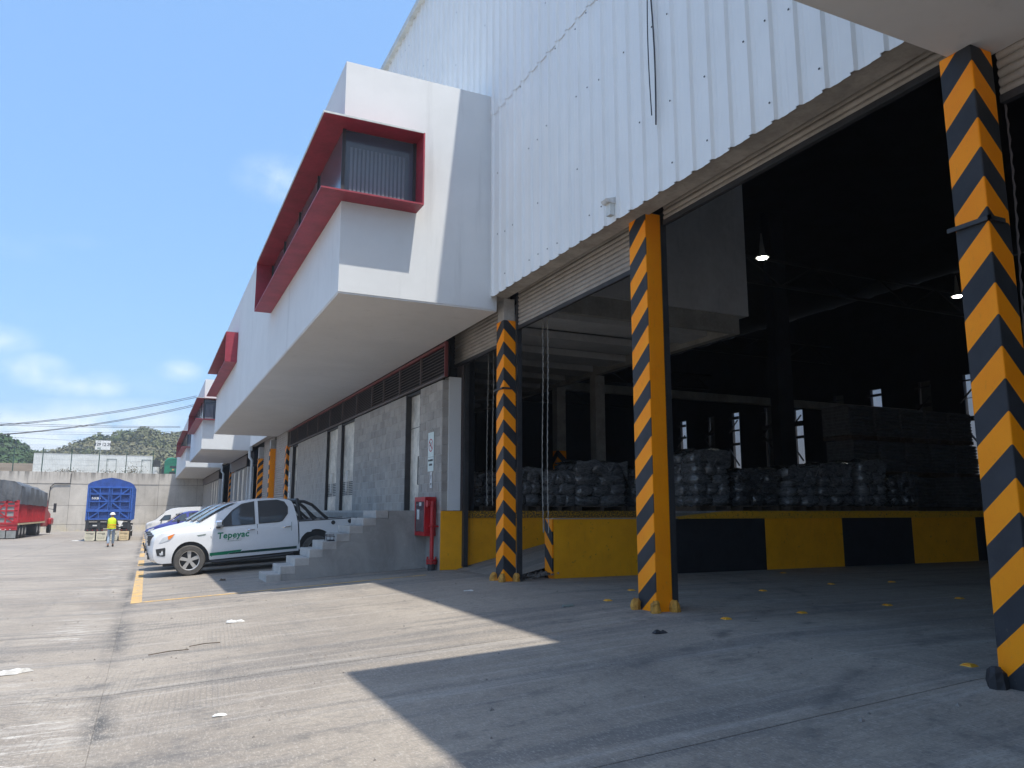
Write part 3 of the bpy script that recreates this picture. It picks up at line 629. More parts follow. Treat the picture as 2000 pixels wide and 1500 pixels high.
# ------------------------------------------------------------------ stairs
st = thing('concrete_stairs', 'rough grey concrete stairs climbing to the dock door beside the pickup', 'stairs', (0, 17.2, 0))
for i in range(9):
    x = 2.35+.289*i; zt = -1.337+.167*i; x1 = x+.289+(.0 if i < 8 else 0)
    mb = MB(); j = lambda: random.uniform(-.008, .008)
    zb = min(gz(x, 17.2)-.2, -1.4)
    if i: zb = zt-.17
    mb.box(x+j(), x+.30 if i < 8 else 4.96, j(), 1.15, zb, zt+j()*.6)
    o = mb.build('step', M['step'], st); md = o.modifiers.new('b', 'BEVEL'); md.width = .012; md.segments = 2
mb = MB(); pts = [(2.36, -1.75)]
for i in range(9): pts += [(2.36+.289*i+.015, -1.337+.167*(i-1)-.004 if i else -1.5), (2.36+.289*i+.015, -1.337+.167*i-.172 if i else -1.5)]
prof = [(2.40, -1.8)]
for i in range(1, 9): prof += [(2.35+.289*i+.01, -1.337+.167*i-.172), ]
prof = [(2.42, -1.8), (2.42, -1.52)]+[p for i in range(1, 9) for p in ((2.35+.289*i+.012, -1.337+.167*(i-1)-.002-.0), (2.35+.289*i+.012, -1.337+.167*i-.172))]
prof = [(2.42, -1.8), (2.42, -1.5), (2.65, -1.34), (4.68, -.175), (5.85, -.175), (5.85, -1.8)]
mb = MB(); mb.prism(prof, 'y', .006, 1.145); mb.build('stringer_wall', M['render'], st)
MB().box(4.97, 5.848, .0, 1.75, -.173, -.004).build('landing', M['render'], st)
bk = thing('wire_basket', 'small black wire basket left on a middle step', 'basket', (3.62, 17.35, -.668))
mb = MB()
for k in range(5):
    a = k/4; mb.tube([(0+a*.30, 0, 0), (-.02+a*.34, -.02, .10), (.0+a*.30, .08, .15)], .006, 5)
mb.tube([(0, 0, .005), (.30, 0, .005)], .007, 5); mb.tube([(-.02, -.02, .10), (.32, -.02, .10)], .007, 5); mb.tube([(.0, .08, .15), (.3, .08, .15)], .007, 5); mb.tube([(0, .2, .12), (.3, .2, .12)], .007, 5)
mb.tube([(0, .2, 0), (0, .2, .12), (0, .08, .15)], .006, 5); mb.tube([(.3, .2, 0), (.3, .2, .12), (.3, .08, .15)], .006, 5); mb.build('wire_frame', M['ink'], bk, True)
mb = MB(); mb.box(.04, .26, .02, .16, 0, .03); mb.build('base_tray', M['ink'], bk)

# ------------------------------------------------------------------ hose cabinet, signs
hc = thing('fire_hose_cabinet', 'red fire hose cabinet with glass front and standpipe at the wall corner', 'hose cabinet', (XB, 16.86, 0))
MB().box(-.26, -.015, -.36, .38, -.56, .30).build('box', M['fire'], hc)
o = bpy.data.objects['box']
mb = MB(); mb.box(-.275, -.262, -.36, -.30, -.56, .30); mb.box(-.275, -.262, .32, .38, -.56, .30); mb.box(-.275, -.262, -.299, .319, .20, .30); mb.box(-.275, -.262, -.299, .319, -.56, -.47); mb.build_each('door_frame', M['fire'], hc)
MB().box(-.268, -.2625, -.298, .318, -.468, .198).build('glass', M['cabglass'], hc)
MB().box(-.272, -.2685, -.08, .06, .10, .18).build('notice', M['paper'], hc); MB().box(-.272, -.2685, .05, .21, -.20, .02).build('notice', M['paper'], hc)
mb = MB(); mb.tube([(-.14, -.47, -1.22), (-.14, -.47, .12)], .045, 12); mb.build('standpipe', M['fire'], hc, True)
mb = MB(); mb.tube([(-.14, -.47, .12), (-.14, -.47, .20)], .065, 10); mb.tube([(-.14, -.47, .15), (-.24, -.47, .15)], .05, 10); mb.tube([(-.26, -.47, .15), (-.27, -.47, .15)], .08, 10); mb.build('valve', M['fire'], hc, True)
mb = MB(); mb.tube([(-.14, -.47, -1.06), (-.14, -.47, -1.10)], .12, 12); mb.tube([(-.14, -.47, -1.12), (-.14, -.47, -1.15)], .12, 12)
for k in range(6):
    a = k*math.pi/3; mb.tube([(-.14+.1*math.cos(a), -.47+.1*math.sin(a), -1.17), (-.14+.1*math.cos(a), -.47+.1*math.sin(a), -1.0)], .012, 5)
mb.build('flange', M['fire'], hc, True)
MB().tube([(-.14, -.47, -1.35), (-.14, -.47, -1.16)], .085, 12).build('pipe_stub', M['dark'], hc, True)
MB().box(-.2, .0, -.55, -.40, -.36, -.33).build('bracket', M['fire'], hc)
sg = thing('no_smoking_sign', 'tall white no smoking sign with red ring on the block wall', 'sign', (XB-.012, 16.92, 1.34))
MB().box(-.004, .004, -.20, .20, -.45, .45).build('plate', M['sign'], sg)
mb = MB(); N = 28
for k in range(N):
    a0 = 2*math.pi*k/N; a1 = 2*math.pi*(k+1)/N
    q = [(-.006, .150*math.cos(a0), .15+.150*math.sin(a0)), (-.006, .150*math.cos(a1), .15+.150*math.sin(a1)), (-.006, .125*math.cos(a1), .15+.125*math.sin(a1)), (-.006, .125*math.cos(a0), .15+.125*math.sin(a0))]
    mb.add(q, [(0, 1, 2, 3)])
mb.bar((-.007, .09, .15+.09), (-.007, -.09, .15-.09), .004, .028); mb.build('red_ring', M['signred'], sg)
mb = MB(); mb.box(-.0065, -.005, -.03, .08, .13, .155); mb.box(-.0065, -.005, -.06, -.04, .16, .22); mb.build('cigarette_mark', M['ink'], sg)
BX = basis((-.006, 0, -.20), (0, -1, 0), (0, 0, 1)); text_mesh('lettering', 'PROHIBIDO', .062, M['ink'], BX, sg, .001)
text_mesh('lettering', 'FUMAR', .07, M['ink'], basis((-.006, 0, -.30), (0, -1, 0), (0, 0, 1)), sg, .001)
MB().box(-.0065, -.005, -.19, .19, -.125, -.12).build('rule_line', M['ink'], sg)
s2 = thing('small_wall_notice', 'narrow white notice strip just under the no smoking sign', 'sign', (XB-.012, 16.88, .70))
MB().box(-.003, .004, -.075, .075, -.19, .18).build('plate', M['paper'], s2); MB().box(-.005, -.0032, -.03, .03, -.12, -.08).build('dark_print', M['ink'], s2); MB().box(-.005, -.0032, -.01, .02, .02, .10).build('dark_print', M['ink'], s2)
s3 = thing('wall_gauge_board', 'thin white strip board fixed beside the farthest door of the block wall', 'sign', (XB-.012, 36.75, 1.0))
MB().box(-.01, .0, -.22, .22, -.8, .75).build('plate', M['paper'], s3); 
for k in range(4): MB().box(-.013, -.0105, -.06, .06, -.5+k*.3, -.42+k*.3).build('dark_print', M['ink'], s3)

# ------------------------------------------------------------------ loading dock, ramp
dk = thing('loading_dock', 'raised concrete loading dock with black and yellow painted front inside the warehouse', 'loading dock')
mb = MB(); mb.box(11.55, 19.9, 13.30, 60, -1.4, -.01); mb.box(6.42, 11.55, 16.35, 60, -1.6, -.011); mb.build_each('dock_slab', M['dface'], dk)
MB().box(6.42, 11.3, 16.30, 16.348, -1.6, -.17).build('yellow_side_wall', M['dy'], dk)
MB().box(6.42, 11.5, 16.27, 16.352, -.168, -.008).build('chipped_kerb', M['dlip'], dk)
def liproll(x0, x1, z0f, z1f, name, mat, n=30):
    mb = MB(); vs = []
    for i in range(n+1):
        x = x0+(x1-x0)*i/n; zt = z1f(x)+random.uniform(-.004, .004)
        vs += [(x, 13.264, -.171), (x, 13.215, -.168), (x, 13.21, zt-.03), (x, 13.25, zt), (x, 13.6, zt)]
    mb.add(vs, [(i*5+k, (i+1)*5+k, (i+1)*5+k+1, i*5+k+1) for i in range(n) for k in range(4)]); return mb.build(name, mat, dk, True)
liproll(10.0, 19.9, None, lambda x: -.15+.14*min(1, max(0, (x-10.0)/1.5)), 'chipped_kerb', M['dlip2'])
xp = [7.09, 7.42, 9.95, 12.38, 14.73, 17.1, 19.5, 19.88]; mp_ = ['dy', 'dy', 'blk', 'dy', 'blk', 'dy', 'blk']
for i in range(len(xp)-1):
    o = MB().box(xp[i]+.002, xp[i+1]-.002, 13.265-(.012 if i == 0 else 0), 13.30, gz(12, 13)-.05, -.172).build('painted_panel', M[mp_[i]], dk)
MB().box(7.08, 11.54, 13.301, 13.55, -1.4, -.165).build('ramp_guard_wall', M['dy'], dk)
o = MB().box(0, .03, 0, .30, 0, 1.13).build('striped_end_panel', stripe_mat('end_stripes', 0, -.9, .15), dk, loc=(7.05, 13.262, -1.3))
MB().box(7.07, 11.5, 13.255, 13.56, -.164, -.150).build('coping', M['conc'], dk)
mb = MB(); vs = []; n = 14
for i in range(n+1):
    x = 6.25+5.5*i/n; z = -1.275+(1.26)*((x-6.25)/5.5); 
    vs += [(x, 13.56, z+random.uniform(-.004, .004)), (x, 16.29, z)]
mb.add(vs, [(2*i, 2*i+2, 2*i+3, 2*i+1) for i in range(n)]); rp = mb.build('ramp', M['ground']); tag(rp, kind='structure')
mb = MB(); rr = random.Random(4)
for k in range(260):
    x = 6.2+rr.random()**1.3*.95; y = 13.15+rr.random()*.75; s = rr.uniform(.015, .05)*(1.2 if y > 13.3 else .8); z = gz(x, y)+(.0 if x < 6.4 else (x-6.3)*.12)
    q = [(x+s*rr.uniform(-1, 1), y+s*rr.uniform(-1, 1), z+s*rr.uniform(-.6, 1)) for _ in range(6)]
    mb.add(q, [(0, 1, 2), (0, 2, 3), (0, 3, 4), (1, 2, 5), (2, 3, 5), (3, 4, 5), (0, 1, 4), (1, 4, 5)])
rb = mb.build('broken_rubble', M['rock']); tag(rb, 'crumbled concrete rubble at the foot of the ramp', 'rubble', kind='stuff')

# ------------------------------------------------------------------ mezzanine inside
mz = thing('mezzanine', 'grey office mezzanine hanging inside the warehouse behind the middle column', 'mezzanine')
MB().box(6.42, 12.25, 13.30, 36, 4.42, 9.4).build('box_walls', M['iwall'], mz)
MB().box(11.85, 12.05, 13.40, 30, 4.0, 4.418).build('edge_beam', M['istl'], mz)
MB().box(6.42, 11.85, 13.36, 13.50, 4.0, 4.418).build('front_beam', M['istl'], mz)
y = 14.3
while y < 30:
    MB().box(6.42, 11.848, y, y+.95, 4.12, 4.30).build('soffit_panel', M['iwall'], mz); y += 1.75
for x, y, lab, strp in ((11.9, 21.95, 'inner post with orange and black foot under the mezzanine edge', True), (11.85, 19.45, 'plain grey inner post right of the striped foot post', False)):
    p = thing('mezzanine_post', lab, 'post', (x, y, -.01)); MB().box(0, .32, 0, .32, 1.93 if strp else 0, 4.0).build('shaft', M['istl'], p)
    if strp: MB().box(0, .32, 0, .32, 0, 1.925).build('painted_foot', sa, p)
for i, (u, v) in enumerate(((1489, 505), (1870, 580))):
    q = at(u, v, Z=8.5); l = thing('ceiling_lamp', ['round glowing warehouse lamp nearer the middle of the dark roof', 'round glowing warehouse lamp farther right under the dark roof'][i], 'lamp', q, group='lit lamps under the warehouse roof')
    MB().tube([(0, 0, 0), (0, 0, .03)], .16, 20).build('diffuser', M['glow'], l); MB().tube([(0, 0, .031), (0, 0, .2), (0, 0, .9)], [.24, .1, .02], 16).build('shade', M['istl'], l)
for x, y, z0, lab in ((6.5, 12.55, -.4, 'hoist chain hanging just right of the far chevron column'), (6.5, 12.35, -.4, 'second hoist chain of the pair beside the far chevron column'), (6.7, 15.6, .1, 'left chain of the pair hanging behind the narrow shutter bay'), (6.7, 15.3, .1, 'right chain of the pair hanging behind the narrow shutter bay'), (6.20, 3.64, -.2, 'hoist chain close to the nearest column')):
    n = 60; pts = [(x+.006*(k % 2), y+.006*((k+1) % 2)+.03*math.sin(k*.1), z0+(3.9-z0)*k/n) for k in range(n+1)]
    o = MB().tube(pts, [.006+.005*(k % 2) for k in range(n+1)], 5).build('hoist_chain', M['louver'] if y < 5 else M['istl']); tag(o, lab, 'chain', 'hoist chains of the shutters')

# ------------------------------------------------------------------ goods on the dock
def wrapped(name, label, x, y, w, d, h, seed, mat, bulge=.05, layers=5):
    t = thing(name, label, 'wrapped pallet', (x, y, -.01), group='stretch wrapped loads on the dock'); rr = random.Random(seed)
    pal = obj('pallet', None, t)
    for k in range(5): MB().box(0, w, .02+k*(d-.14)/4, .12+k*(d-.14)/4, .10, .125).build('board', M['wood'], pal)
    mb = MB(); [mb.box(a, a+.1, 0, d, 0, .098) for a in (0.02, w/2-.05, w-.12)]; mb.build_each('bearer', M['wood'], pal)
    n = max(2, int(round(h/.25))); sh = h/n
    for k in range(n):
        nx = 2 if (k+seed) % 2 else 3; ny = 2
        for i in range(nx):
            for j in range(ny):
                me = SACKS[rr.randrange(len(SACKS))][0 if mat is M['wrap'] else 1]; o = obj('wrapped_sack', me, t, (w*(i+.5)/nx+rr.uniform(-.03, .03), d*(j+.5)/ny+rr.uniform(-.04, .03), .13+sh*(k+.5)))
                o.scale = (w/nx*1.16*rr.uniform(.92, 1.08), d/ny*1.1, sh*1.32*rr.uniform(.9, 1.15)); o.rotation_euler = (rr.uniform(-.12, .12), rr.uniform(-.14, .14), rr.choice((0, math.pi))+rr.uniform(-.12, .12))
    mb = MB(); vs = []; g = 16
    for a in range(g+1):
        for b in range(g+1):
            x = w*(a/g)*1.04-.02*w; v = b/g*1.5; drop = max(0, v-1.0)
            nz = noise.noise(Vector((x*3+seed, v*4, 0)))*.09+noise.noise(Vector((x*9+seed, v*11, 3)))*.035
            vs.append((x, d*(1-min(v, 1))-.04-nz*.5*(drop > 0), .15+h+nz+.05-drop*(.55+.35*math.sin(a*.9+seed))))
    mb.add(vs, [(a*(g+1)+b, (a+1)*(g+1)+b, (a+1)*(g+1)+b+1, a*(g+1)+b+1) for a in range(g) for b in range(g)]); mb.build('film_sheet', mat, t, True, None, 60)
    return t
SACKS = []
for q in range(5):
    mb = MB(); nu, nv = 20, 10; vs = []
    for j in range(1, nv):
        ph = math.pi*j/nv
        for i in range(nu):
            a = 2*math.pi*i/nu; c, s_ = math.cos(a), math.sin(a); p = .55; sx_ = math.sin(ph)**.5
            ex = math.copysign(abs(c)**p, c)*sx_; ey = math.copysign(abs(s_)**p, s_)*sx_; ez = math.cos(ph)
            f = 1+noise.noise(Vector((ex*2.3+q*5, ey*2.3, ez*2)))*.22+noise.noise(Vector((ex*7+q*5, ey*7, ez*4)))*.09; vs.append((ex*.5*f, ey*.5*f, ez*.5*f))
    vs += [(0, 0, .5), (0, 0, -.5)]; m_ = nv-1
    mb.add(vs, [(j*nu+i, j*nu+(i+1) % nu, (j+1)*nu+(i+1) % nu, (j+1)*nu+i) for j in range(m_-1) for i in range(nu)]+[(m_*nu, i, (i+1) % nu) for i in range(nu)]+[(m_*nu+1, (m_-1)*nu+(i+1) % nu, (m_-1)*nu+i) for i in range(nu)])
    pr_ = []
    for mt in ('wrap', 'wrap2'):
        o = mb.build('wrapped_sack', M[mt], None, True, None, 70); pr_.append(o.data); bpy.data.objects.remove(o)
    SACKS.append(pr_)
names = ['low dark wrapped load at the left end of the dock', 'dark wrapped load left of the far chevron column', 'grey wrapped load just right of the far chevron column', 'shiny low wrapped load behind the ramp wall', 'taller pile of pale wrapped bundles behind the ramp wall', 'shadowed wrapped load partly hidden by the plain orange column', 'tall lumpy wrapped load right of the plain orange column', 'wide low wrapped load, second right of the plain orange column', 'domed wrapped load with bright creases in the middle of the dock', 'wrapped load with a bright vertical glint left of the narrow one', 'narrow wrapped load with a column of bright creases beside the bag stacks', 'small low wrapped load in front of the stacked bag pallets']
gd = [(6.6, 17.3, .75, 1.0, .7), (7.35, 17.2, .8, 1.0, .75), (8.0, 17.1, .8, 1.0, .85), (8.85, 17.0, .85, 1.0, .80), (9.72, 16.9, 1.45, 1.2, 1.05), (11.3, 16.2, .9, 1.0, .95), (10.9+.75, 14.7, 1.05, 1.1, 1.25), (12.85, 14.6, 1.3, 1.1, .82), (14.25, 14.4, 1.0, 1.1, .90), (15.35, 14.4, 1.15, 1.1, 1.0), (16.65, 14.3, .95, 1.1, 1.12), (17.75, 14.2, .9, 1.0, .75)]
for i, (g, nm) in enumerate(zip(gd, names)):
    wrapped('wrapped_pallet', nm, *g, seed=i*7+3, mat=M['wrap'] if i in (2, 3, 4, 6, 8, 9, 10) else M['wrap2'], bulge=.10 if i == 4 else .05, layers=4 if i != 4 else 3)
# stacked bag pallets at right
def bagload(w, d, h, seed):
    rr = random.Random(seed); mb = MB(); n = 9
    for k in range(n):
        z0 = .12+(h-.12)*k/n; z1 = .12+(h-.12)*(k+1)/n-.008
        for q in range(3):
            a = w*q/3+.008; b = w*(q+1)/3-.008; o = rr.uniform(0, .03); zc = (z0+z1)/2
            mb.add([(a, o+.03, z0), (b, o+.03, z0), (b, d, z0), (a, d, z0), (a, o+.03, z1), (b, o+.03, z1), (b, d, z1), (a, d, z1), (a-.006, o-.01, zc), (b+.006, o-.01, zc)],
                   [(0, 1, 9, 8), (8, 9, 5, 4), (4, 5, 6, 7), (0, 8, 4, 7, 3), (1, 2, 6, 5, 9), (3, 2, 1, 0), (2, 3, 7, 6)])
    return mb
me = bagload(1.02, 1.0, .98, 3).build('bag_layers', M['bag'], None); bmesh_ = me.data; bpy.data.objects.remove(me)
pb = MB(); [pb.box(0, 1.02, a, a+.12, .08, .105) for a in (0, .3, .6, .88)]; [pb.box(a, a+.1, 0, 1.0, 0, .079) for a in (0, .46, .92)]
po = pb.build('pallet', M['wood'], None); pmesh = po.data; bpy.data.objects.remove(po)
rowlab = ['bottom', 'middle', 'top']; collab = ['first from the left', 'second from the left', 'third from the left', 'fourth from the left', 'last at the right']
for r in range(3):
    for c in range(5):
        x = 18.0+c*1.085; y = 15.5
        if r == 0: y = 14.75 if c > 2 else 15.5
        t = thing('bag_pallet', 'pallet of grey sacks in the %s row of the high stack, %s' % (rowlab[r], collab[c]), 'sack pallet', (x, y+.1*r, -.01+r*1.02), group='stacked pallets of sacks on the dock')
        o = obj('bag_layers', bmesh_, t); o['kind'] = 'stuff'; obj('pallet', pmesh, t)

# ------------------------------------------------------------------ floor studs
k0 = None
for i, (x, y) in enumerate([(6.08, 9.74), (7.2, 10.81), (6.35, 7.53), (7.58, 7.55), (9.07, 9.84), (9.24, 7.65), (6.30, 4.46), (10.9, 7.77), (12.28, 10.03), (10.96, 10.2), (12.0, 12.4)]):
    labs = ['yellow road stud between the far chevron column and the plain orange one', 'yellow road stud in front of the yellow ramp wall', 'yellow road stud just right of the plain orange column foot', 'second yellow road stud right of the plain orange column', 'yellow road stud in the dark in front of the first black dock panel', 'yellow road stud in the middle of the bay floor', 'largest yellow road stud, beside the nearest column foot', 'yellow road stud left of the nearest column, farther in', 'yellow road stud at the shadow edge before the yellow dock panel', 'faint yellow road stud before the middle of the dock', 'small yellow road stud closest to the dock front']
    if k0 is None:
        k0 = thing('road_stud', labs[0], 'road stud', (x, y, gz(x, y)), group='yellow road studs on the bay floor')
        mb = MB(); mb.add([(-.05, -.055, 0), (.05, -.055, 0), (.05, .055, 0), (-.05, .055, 0), (-.028, -.03, .02), (.028, -.03, .02), (.028, .03, .02), (-.028, .03, .02)], [(0, 1, 5, 4), (1, 2, 6, 5), (2, 3, 7, 6), (3, 0, 4, 7), (4, 5, 6, 7)]); mb.build('stud_body', MAT('stud_yellow', (.75, .38, .03), .5), k0)
        MB().box(-.040, -.036, -.028, .028, .006, .016).build('reflector', M['amber'], k0)
    else: dup(k0, (x, y, gz(x, y)), labs[i])

# ------------------------------------------------------------------ vehicles
def chaikin(p, n=1):
    for _ in range(n):
        q = []
        for i in range(len(p)-1):
            a, b = p[i], p[i+1]; q += [(a[0]*.78+b[0]*.22, a[1]*.78+b[1]*.22), (a[0]*.22+b[0]*.78, a[1]*.22+b[1]*.78)]
        p = [p[0]]+q+[p[-1]]
    return p
def arc(cx, cz, r, a0, a1, n=12): return [(cx+r*math.cos(R(a0+(a1-a0)*i/n)), cz+r*math.sin(R(a0+(a1-a0)*i/n))) for i in range(n+1)]
def shell(outline, hw, name, mat, parent, off=0.0, dz=.07, ysub=True, both=True, inner=None, xs_=(), smooth=True, nose=0.0, side=0):
    if inner is not None and side == 0:
        shell(outline, hw, name, mat, parent, off, dz, ysub, both, inner, xs_, smooth, nose, 1)
        return shell(outline, hw, name, mat, parent, off, dz, ysub, both, inner, xs_, smooth, nose, -1)
    bm = bmesh.new(); n = len(outline)
    if inner is None:
        L = [bm.verts.new((p[0], -1, p[1])) for p in outline]; Rr = [bm.verts.new((p[0], 1, p[1])) for p in outline]
        bm.faces.new(L); bm.faces.new(Rr[::-1]); [bm.faces.new((L[i], L[(i+1) % n], Rr[(i+1) % n], Rr[i])) for i in range(n)]
    else:
        for sgn in ((side,)):
            L = [bm.verts.new((p[0], sgn, p[1])) for p in outline]; Rr = [bm.verts.new((p[0], sgn*.5, p[1])) for p in outline]
            bm.faces.new(L if sgn < 0 else L[::-1]); bm.faces.new(Rr[::-1] if sgn < 0 else Rr); [bm.faces.new((L[i], L[(i+1) % n], Rr[(i+1) % n], Rr[i])) for i in range(n)]
    z0 = min(p[1] for p in outline); z1 = max(p[1] for p in outline); z = z0+dz
    while z < z1: bmesh.ops.bisect_plane(bm, geom=bm.verts[:]+bm.edges[:]+bm.faces[:], plane_co=(0, 0, z), plane_no=(0, 0, 1)); z += dz
    x = min(p[0] for p in outline)+.25
    while x < max(p[0] for p in outline): bmesh.ops.bisect_plane(bm, geom=bm.verts[:]+bm.edges[:]+bm.faces[:], plane_co=(x, 0, 0), plane_no=(1, 0, 0)); x += .3
    if inner is None:
        for yy in (-.85, -.5, 0, .5, .85): bmesh.ops.bisect_plane(bm, geom=bm.verts[:]+bm.edges[:]+bm.faces[:], plane_co=(0, yy, 0), plane_no=(0, 1, 0))
    bmesh.ops.triangulate(bm, faces=[f for f in bm.faces if len(f.verts) > 4])
    x0 = min(p[0] for p in outline)
    for v in bm.verts:
        h = hw(v.co.x, v.co.z); s = v.co.y
        if inner is None:
            v.co.y = s*h; v.co.z -= .035*(abs(s)**3)*(1 if v.co.z > 1.1 else 0)
            if nose and v.co.x < x0+.8: v.co.x += nose*(abs(s)**2.5)*(1-(v.co.x-x0)/.8)
        else:
            full = abs(s) > .9; v.co.y = math.copysign(h+off if full else h-inner, s)
            if nose and v.co.x < x0n+.8: v.co.x += nose*(1-(v.co.x-x0n)/.8)
    me = bpy.data.meshes.new(name); bmesh.ops.recalc_face_normals(bm, faces=bm.faces); bm.to_mesh(me); bm.free(); me.materials.append(mat)
    if smooth: me.shade_smooth(); me.set_sharp_from_angle(angle=R(32))
    return obj(name, me, parent)
x0n = -99
def wheel(parent, x, y, z, r, w, side, spokes=5, tm=None, rim=None):
    wh_ = obj('wheel', None, parent, (x, y, z)); mb = MB(); prof = [(r*.66, -w/2), (r*.93, -w/2), (r, -w*.36), (r, w*.36), (r*.93, w/2), (r*.66, w/2), (r*.6, w*.2), (r*.6, -w*.2)]; n = 32
    vs = []; 
    for i in range(n):
        a = 2*math.pi*i/n; vs += [(p[0]*math.cos(a), p[1], p[0]*math.sin(a)) for p in prof]
    k = len(prof); mb.add(vs, [(i*k+j, ((i+1) % n)*k+j, ((i+1) % n)*k+(j+1) % k, i*k+(j+1) % k) for i in range(n) for j in range(k)]); mb.build('tyre', tm or M['tyre'], wh_, True)
    yo = side*w*.42; rb = obj('rim', None, wh_)
    mb = MB(); mb.tube([(0, side*w*.06, 0), (0, side*w*.12, 0)], r*.62, 24); mb.build('brake_disc', M['plas'], rb, True)
    mb = MB(); n = 32; ro, ri = r*.67, r*.59
    for i in range(n):
        a0, a1 = 2*math.pi*i/n, 2*math.pi*(i+1)/n
        mb.add([(ro*math.cos(a0), yo, ro*math.sin(a0)), (ro*math.cos(a1), yo, ro*math.sin(a1)), (ri*math.cos(a1), yo*.9, ri*math.sin(a1)), (ri*math.cos(a0), yo*.9, ri*math.sin(a0))], [(0, 1, 2, 3)])
    for s in range(spokes):
        a = 2*math.pi*s/spokes+.3; d = Vector((math.cos(a), 0, math.sin(a))); e = Vector((-math.sin(a), 0, math.cos(a)))
        p = [d*(r*.10)+e*(r*.09), d*(r*.10)-e*(r*.09), d*(r*.62)-e*(r*.13), d*(r*.62)+e*(r*.13)]
        mb.add([(q.x, yo*.85, q.z) for q in p]+[(q.x, yo*.55, q.z) for q in p], [(0, 1, 2, 3), (0, 1, 5, 4), (1, 2, 6, 5), (2, 3, 7, 6), (3, 0, 4, 7)])
    mb.tube([(0, yo*.5, 0), (0, yo*.92, 0)], r*.15, 14); mb.build('spokes', rim or M['alloy'], rb)
    return wh_
def pickup(label, y, full, jx=0.0):
    y0c = y+.925; X0 = 1.055+jx
    t = thing('pickup_truck', label, 'pickup truck', (X0, y0c, gz(X0, y)+.0), 0, 'white pickups parked nose out', ry=-.080)
    def hw(x, z):
        h = .915
        if z < .62: h -= .05*((.62-z)/.32)**1.5
        if z > .95 and x < 2.68: h -= .02*min(1, (z-.95)/.2)
        if z > 1.12 and x < 2.7: h -= .24*(z-1.12)**1.05
        if x < -.3: h -= .10*((-.3-x)/.65)**2
        if x < .9 and z > 1.12: h -= .02
        return h
    out = chaikin([(-.45, .34), (-.80, .35), (-.92, .45), (-.955, .64), (-.93, .80), (-.90, .94), (-.83, 1.03), (-.66, 1.095), (-.31, 1.165), (.10, 1.225), (.22, 1.26), (.62, 1.475), (.98, 1.655), (1.28, 1.735), (1.62, 1.772), (2.06, 1.768), (2.42, 1.725), (2.555, 1.65), (2.62, 1.33), (2.645, 1.10)], 1)
    bed = [(2.68, 1.085), (4.22, 1.055), (4.28, 1.02), (4.30, .62), (4.26, .46), (3.56, .44)]
    out = out+[(2.645, .60)]+[(2.645, .34), (.47, .33)]+arc(0, .37, .46, -2, 182, 14)
    shell(out, hw, 'body', M['carw'], t, nose=.13)
    bo = bed+arc(3.10, .40, .46, 0, 180, 14)+[(2.68, .36)]
    shell(bo, hw, 'cargo_bed', M['carw'], t)
    global x0n; x0n = -.955
    W = lambda pts, nm, mt, off=.006, par=None, inn=.02: shell(pts, hw, nm, mt, par or t, off, .5, inner=inn, nose=.13)
    w1 = [(.88, 1.135), (.80, 1.20), (.86, 1.31), (1.06, 1.49), (1.30, 1.635), (1.55, 1.675), (1.545, 1.135)]
    w2 = [(1.70, 1.14), (1.705, 1.68), (2.14, 1.675), (2.30, 1.62), (2.38, 1.50), (2.37, 1.34), (2.24, 1.17), (2.18, 1.145)]
    W([(.74, 1.12), (.78, 1.26), (1.04, 1.525), (1.28, 1.665), (1.58, 1.705), (1.58, 1.12)], 'window_trim', M['plas'], .004)
    W([(1.665, 1.12), (1.67, 1.71), (2.16, 1.705), (2.34, 1.64), (2.42, 1.50), (2.41, 1.32), (2.26, 1.14), (2.18, 1.12)], 'window_trim', M['plas'], .004)
    W(w1, 'side_window', M['glass'], .008); W(w2, 'side_window', M['glass'], .008)
    # windscreen
    mb = MB(); q = [(.27, 1.305), (.62, 1.495), (.96, 1.662), (1.18, 1.728)]; vs = []
    for (x, z) in q:
        for s in (-1, -.6, 0, .6, 1):
            h = hw(x, z)-.085; vs.append((x-.012+.05*(1-s*s)*-.6, s*h, z+.022+.02*(1-s*s)))
    mb.add(vs, [(i*5+j, i*5+j+1, (i+1)*5+j+1, (i+1)*5+j) for i in range(3) for j in range(4)]); mb.build('windscreen', M['glass'], t, True)
    for s in (-.25, .35): MB().bar((.22, s*1.2-.3, 1.315), (.30, s*1.2+.25, 1.365), .02, .015).build('wiper', M['plas'], t)
    # details
    for xx in (.505, 1.622): W([(xx, .40), (xx+.012, .40), (xx+.012, 1.12), (xx, 1.12)], 'door_gap', M['plas'], .0025)
    W([(2.44, .42), (2.452, .42), (2.50, 1.10), (2.488, 1.10)], 'door_gap', M['wire'], .0025)
    for hx in (1.36, 2.27):
        h = obj('door_handle', None, t)
        for sgn in (-1, 1): MB().tube([(hx, sgn*(hw(hx, .98)+.0), .985), (hx+.03, sgn*(hw(hx, .98)+.035), .985), (hx+.17, sgn*(hw(hx, .98)+.035), .985), (hx+.2, sgn*hw(hx, .98), .985)], .016, 6).build('grip', M['chrome'], h, True)
    for sgn in (-1, 1):
        mr = obj('wing_mirror', None, t); yy = sgn*(hw(.7, 1.15))
        mb = MB(); mb.add([(.60, yy+sgn*a, z) if k < 4 else (.80, yy+sgn*a, z) for k, (a, z) in enumerate([(.06, 1.13), (.23, 1.13), (.22, 1.29), (.08, 1.30)]*2)], [(0, 1, 2, 3), (4, 5, 6, 7), (0, 1, 5, 4), (1, 2, 6, 5), (2, 3, 7, 6), (3, 0, 4, 7)]); o = mb.build('mirror_cap', M['chrome'], mr); md = o.modifiers.new('b', 'BEVEL'); md.width = .04; md.segments = 3
        MB().bar((.70, yy-sgn*.03, 1.12), (.68, yy+sgn*.12, 1.12), .10, .05).build('mirror_arm', M['plas'], mr)
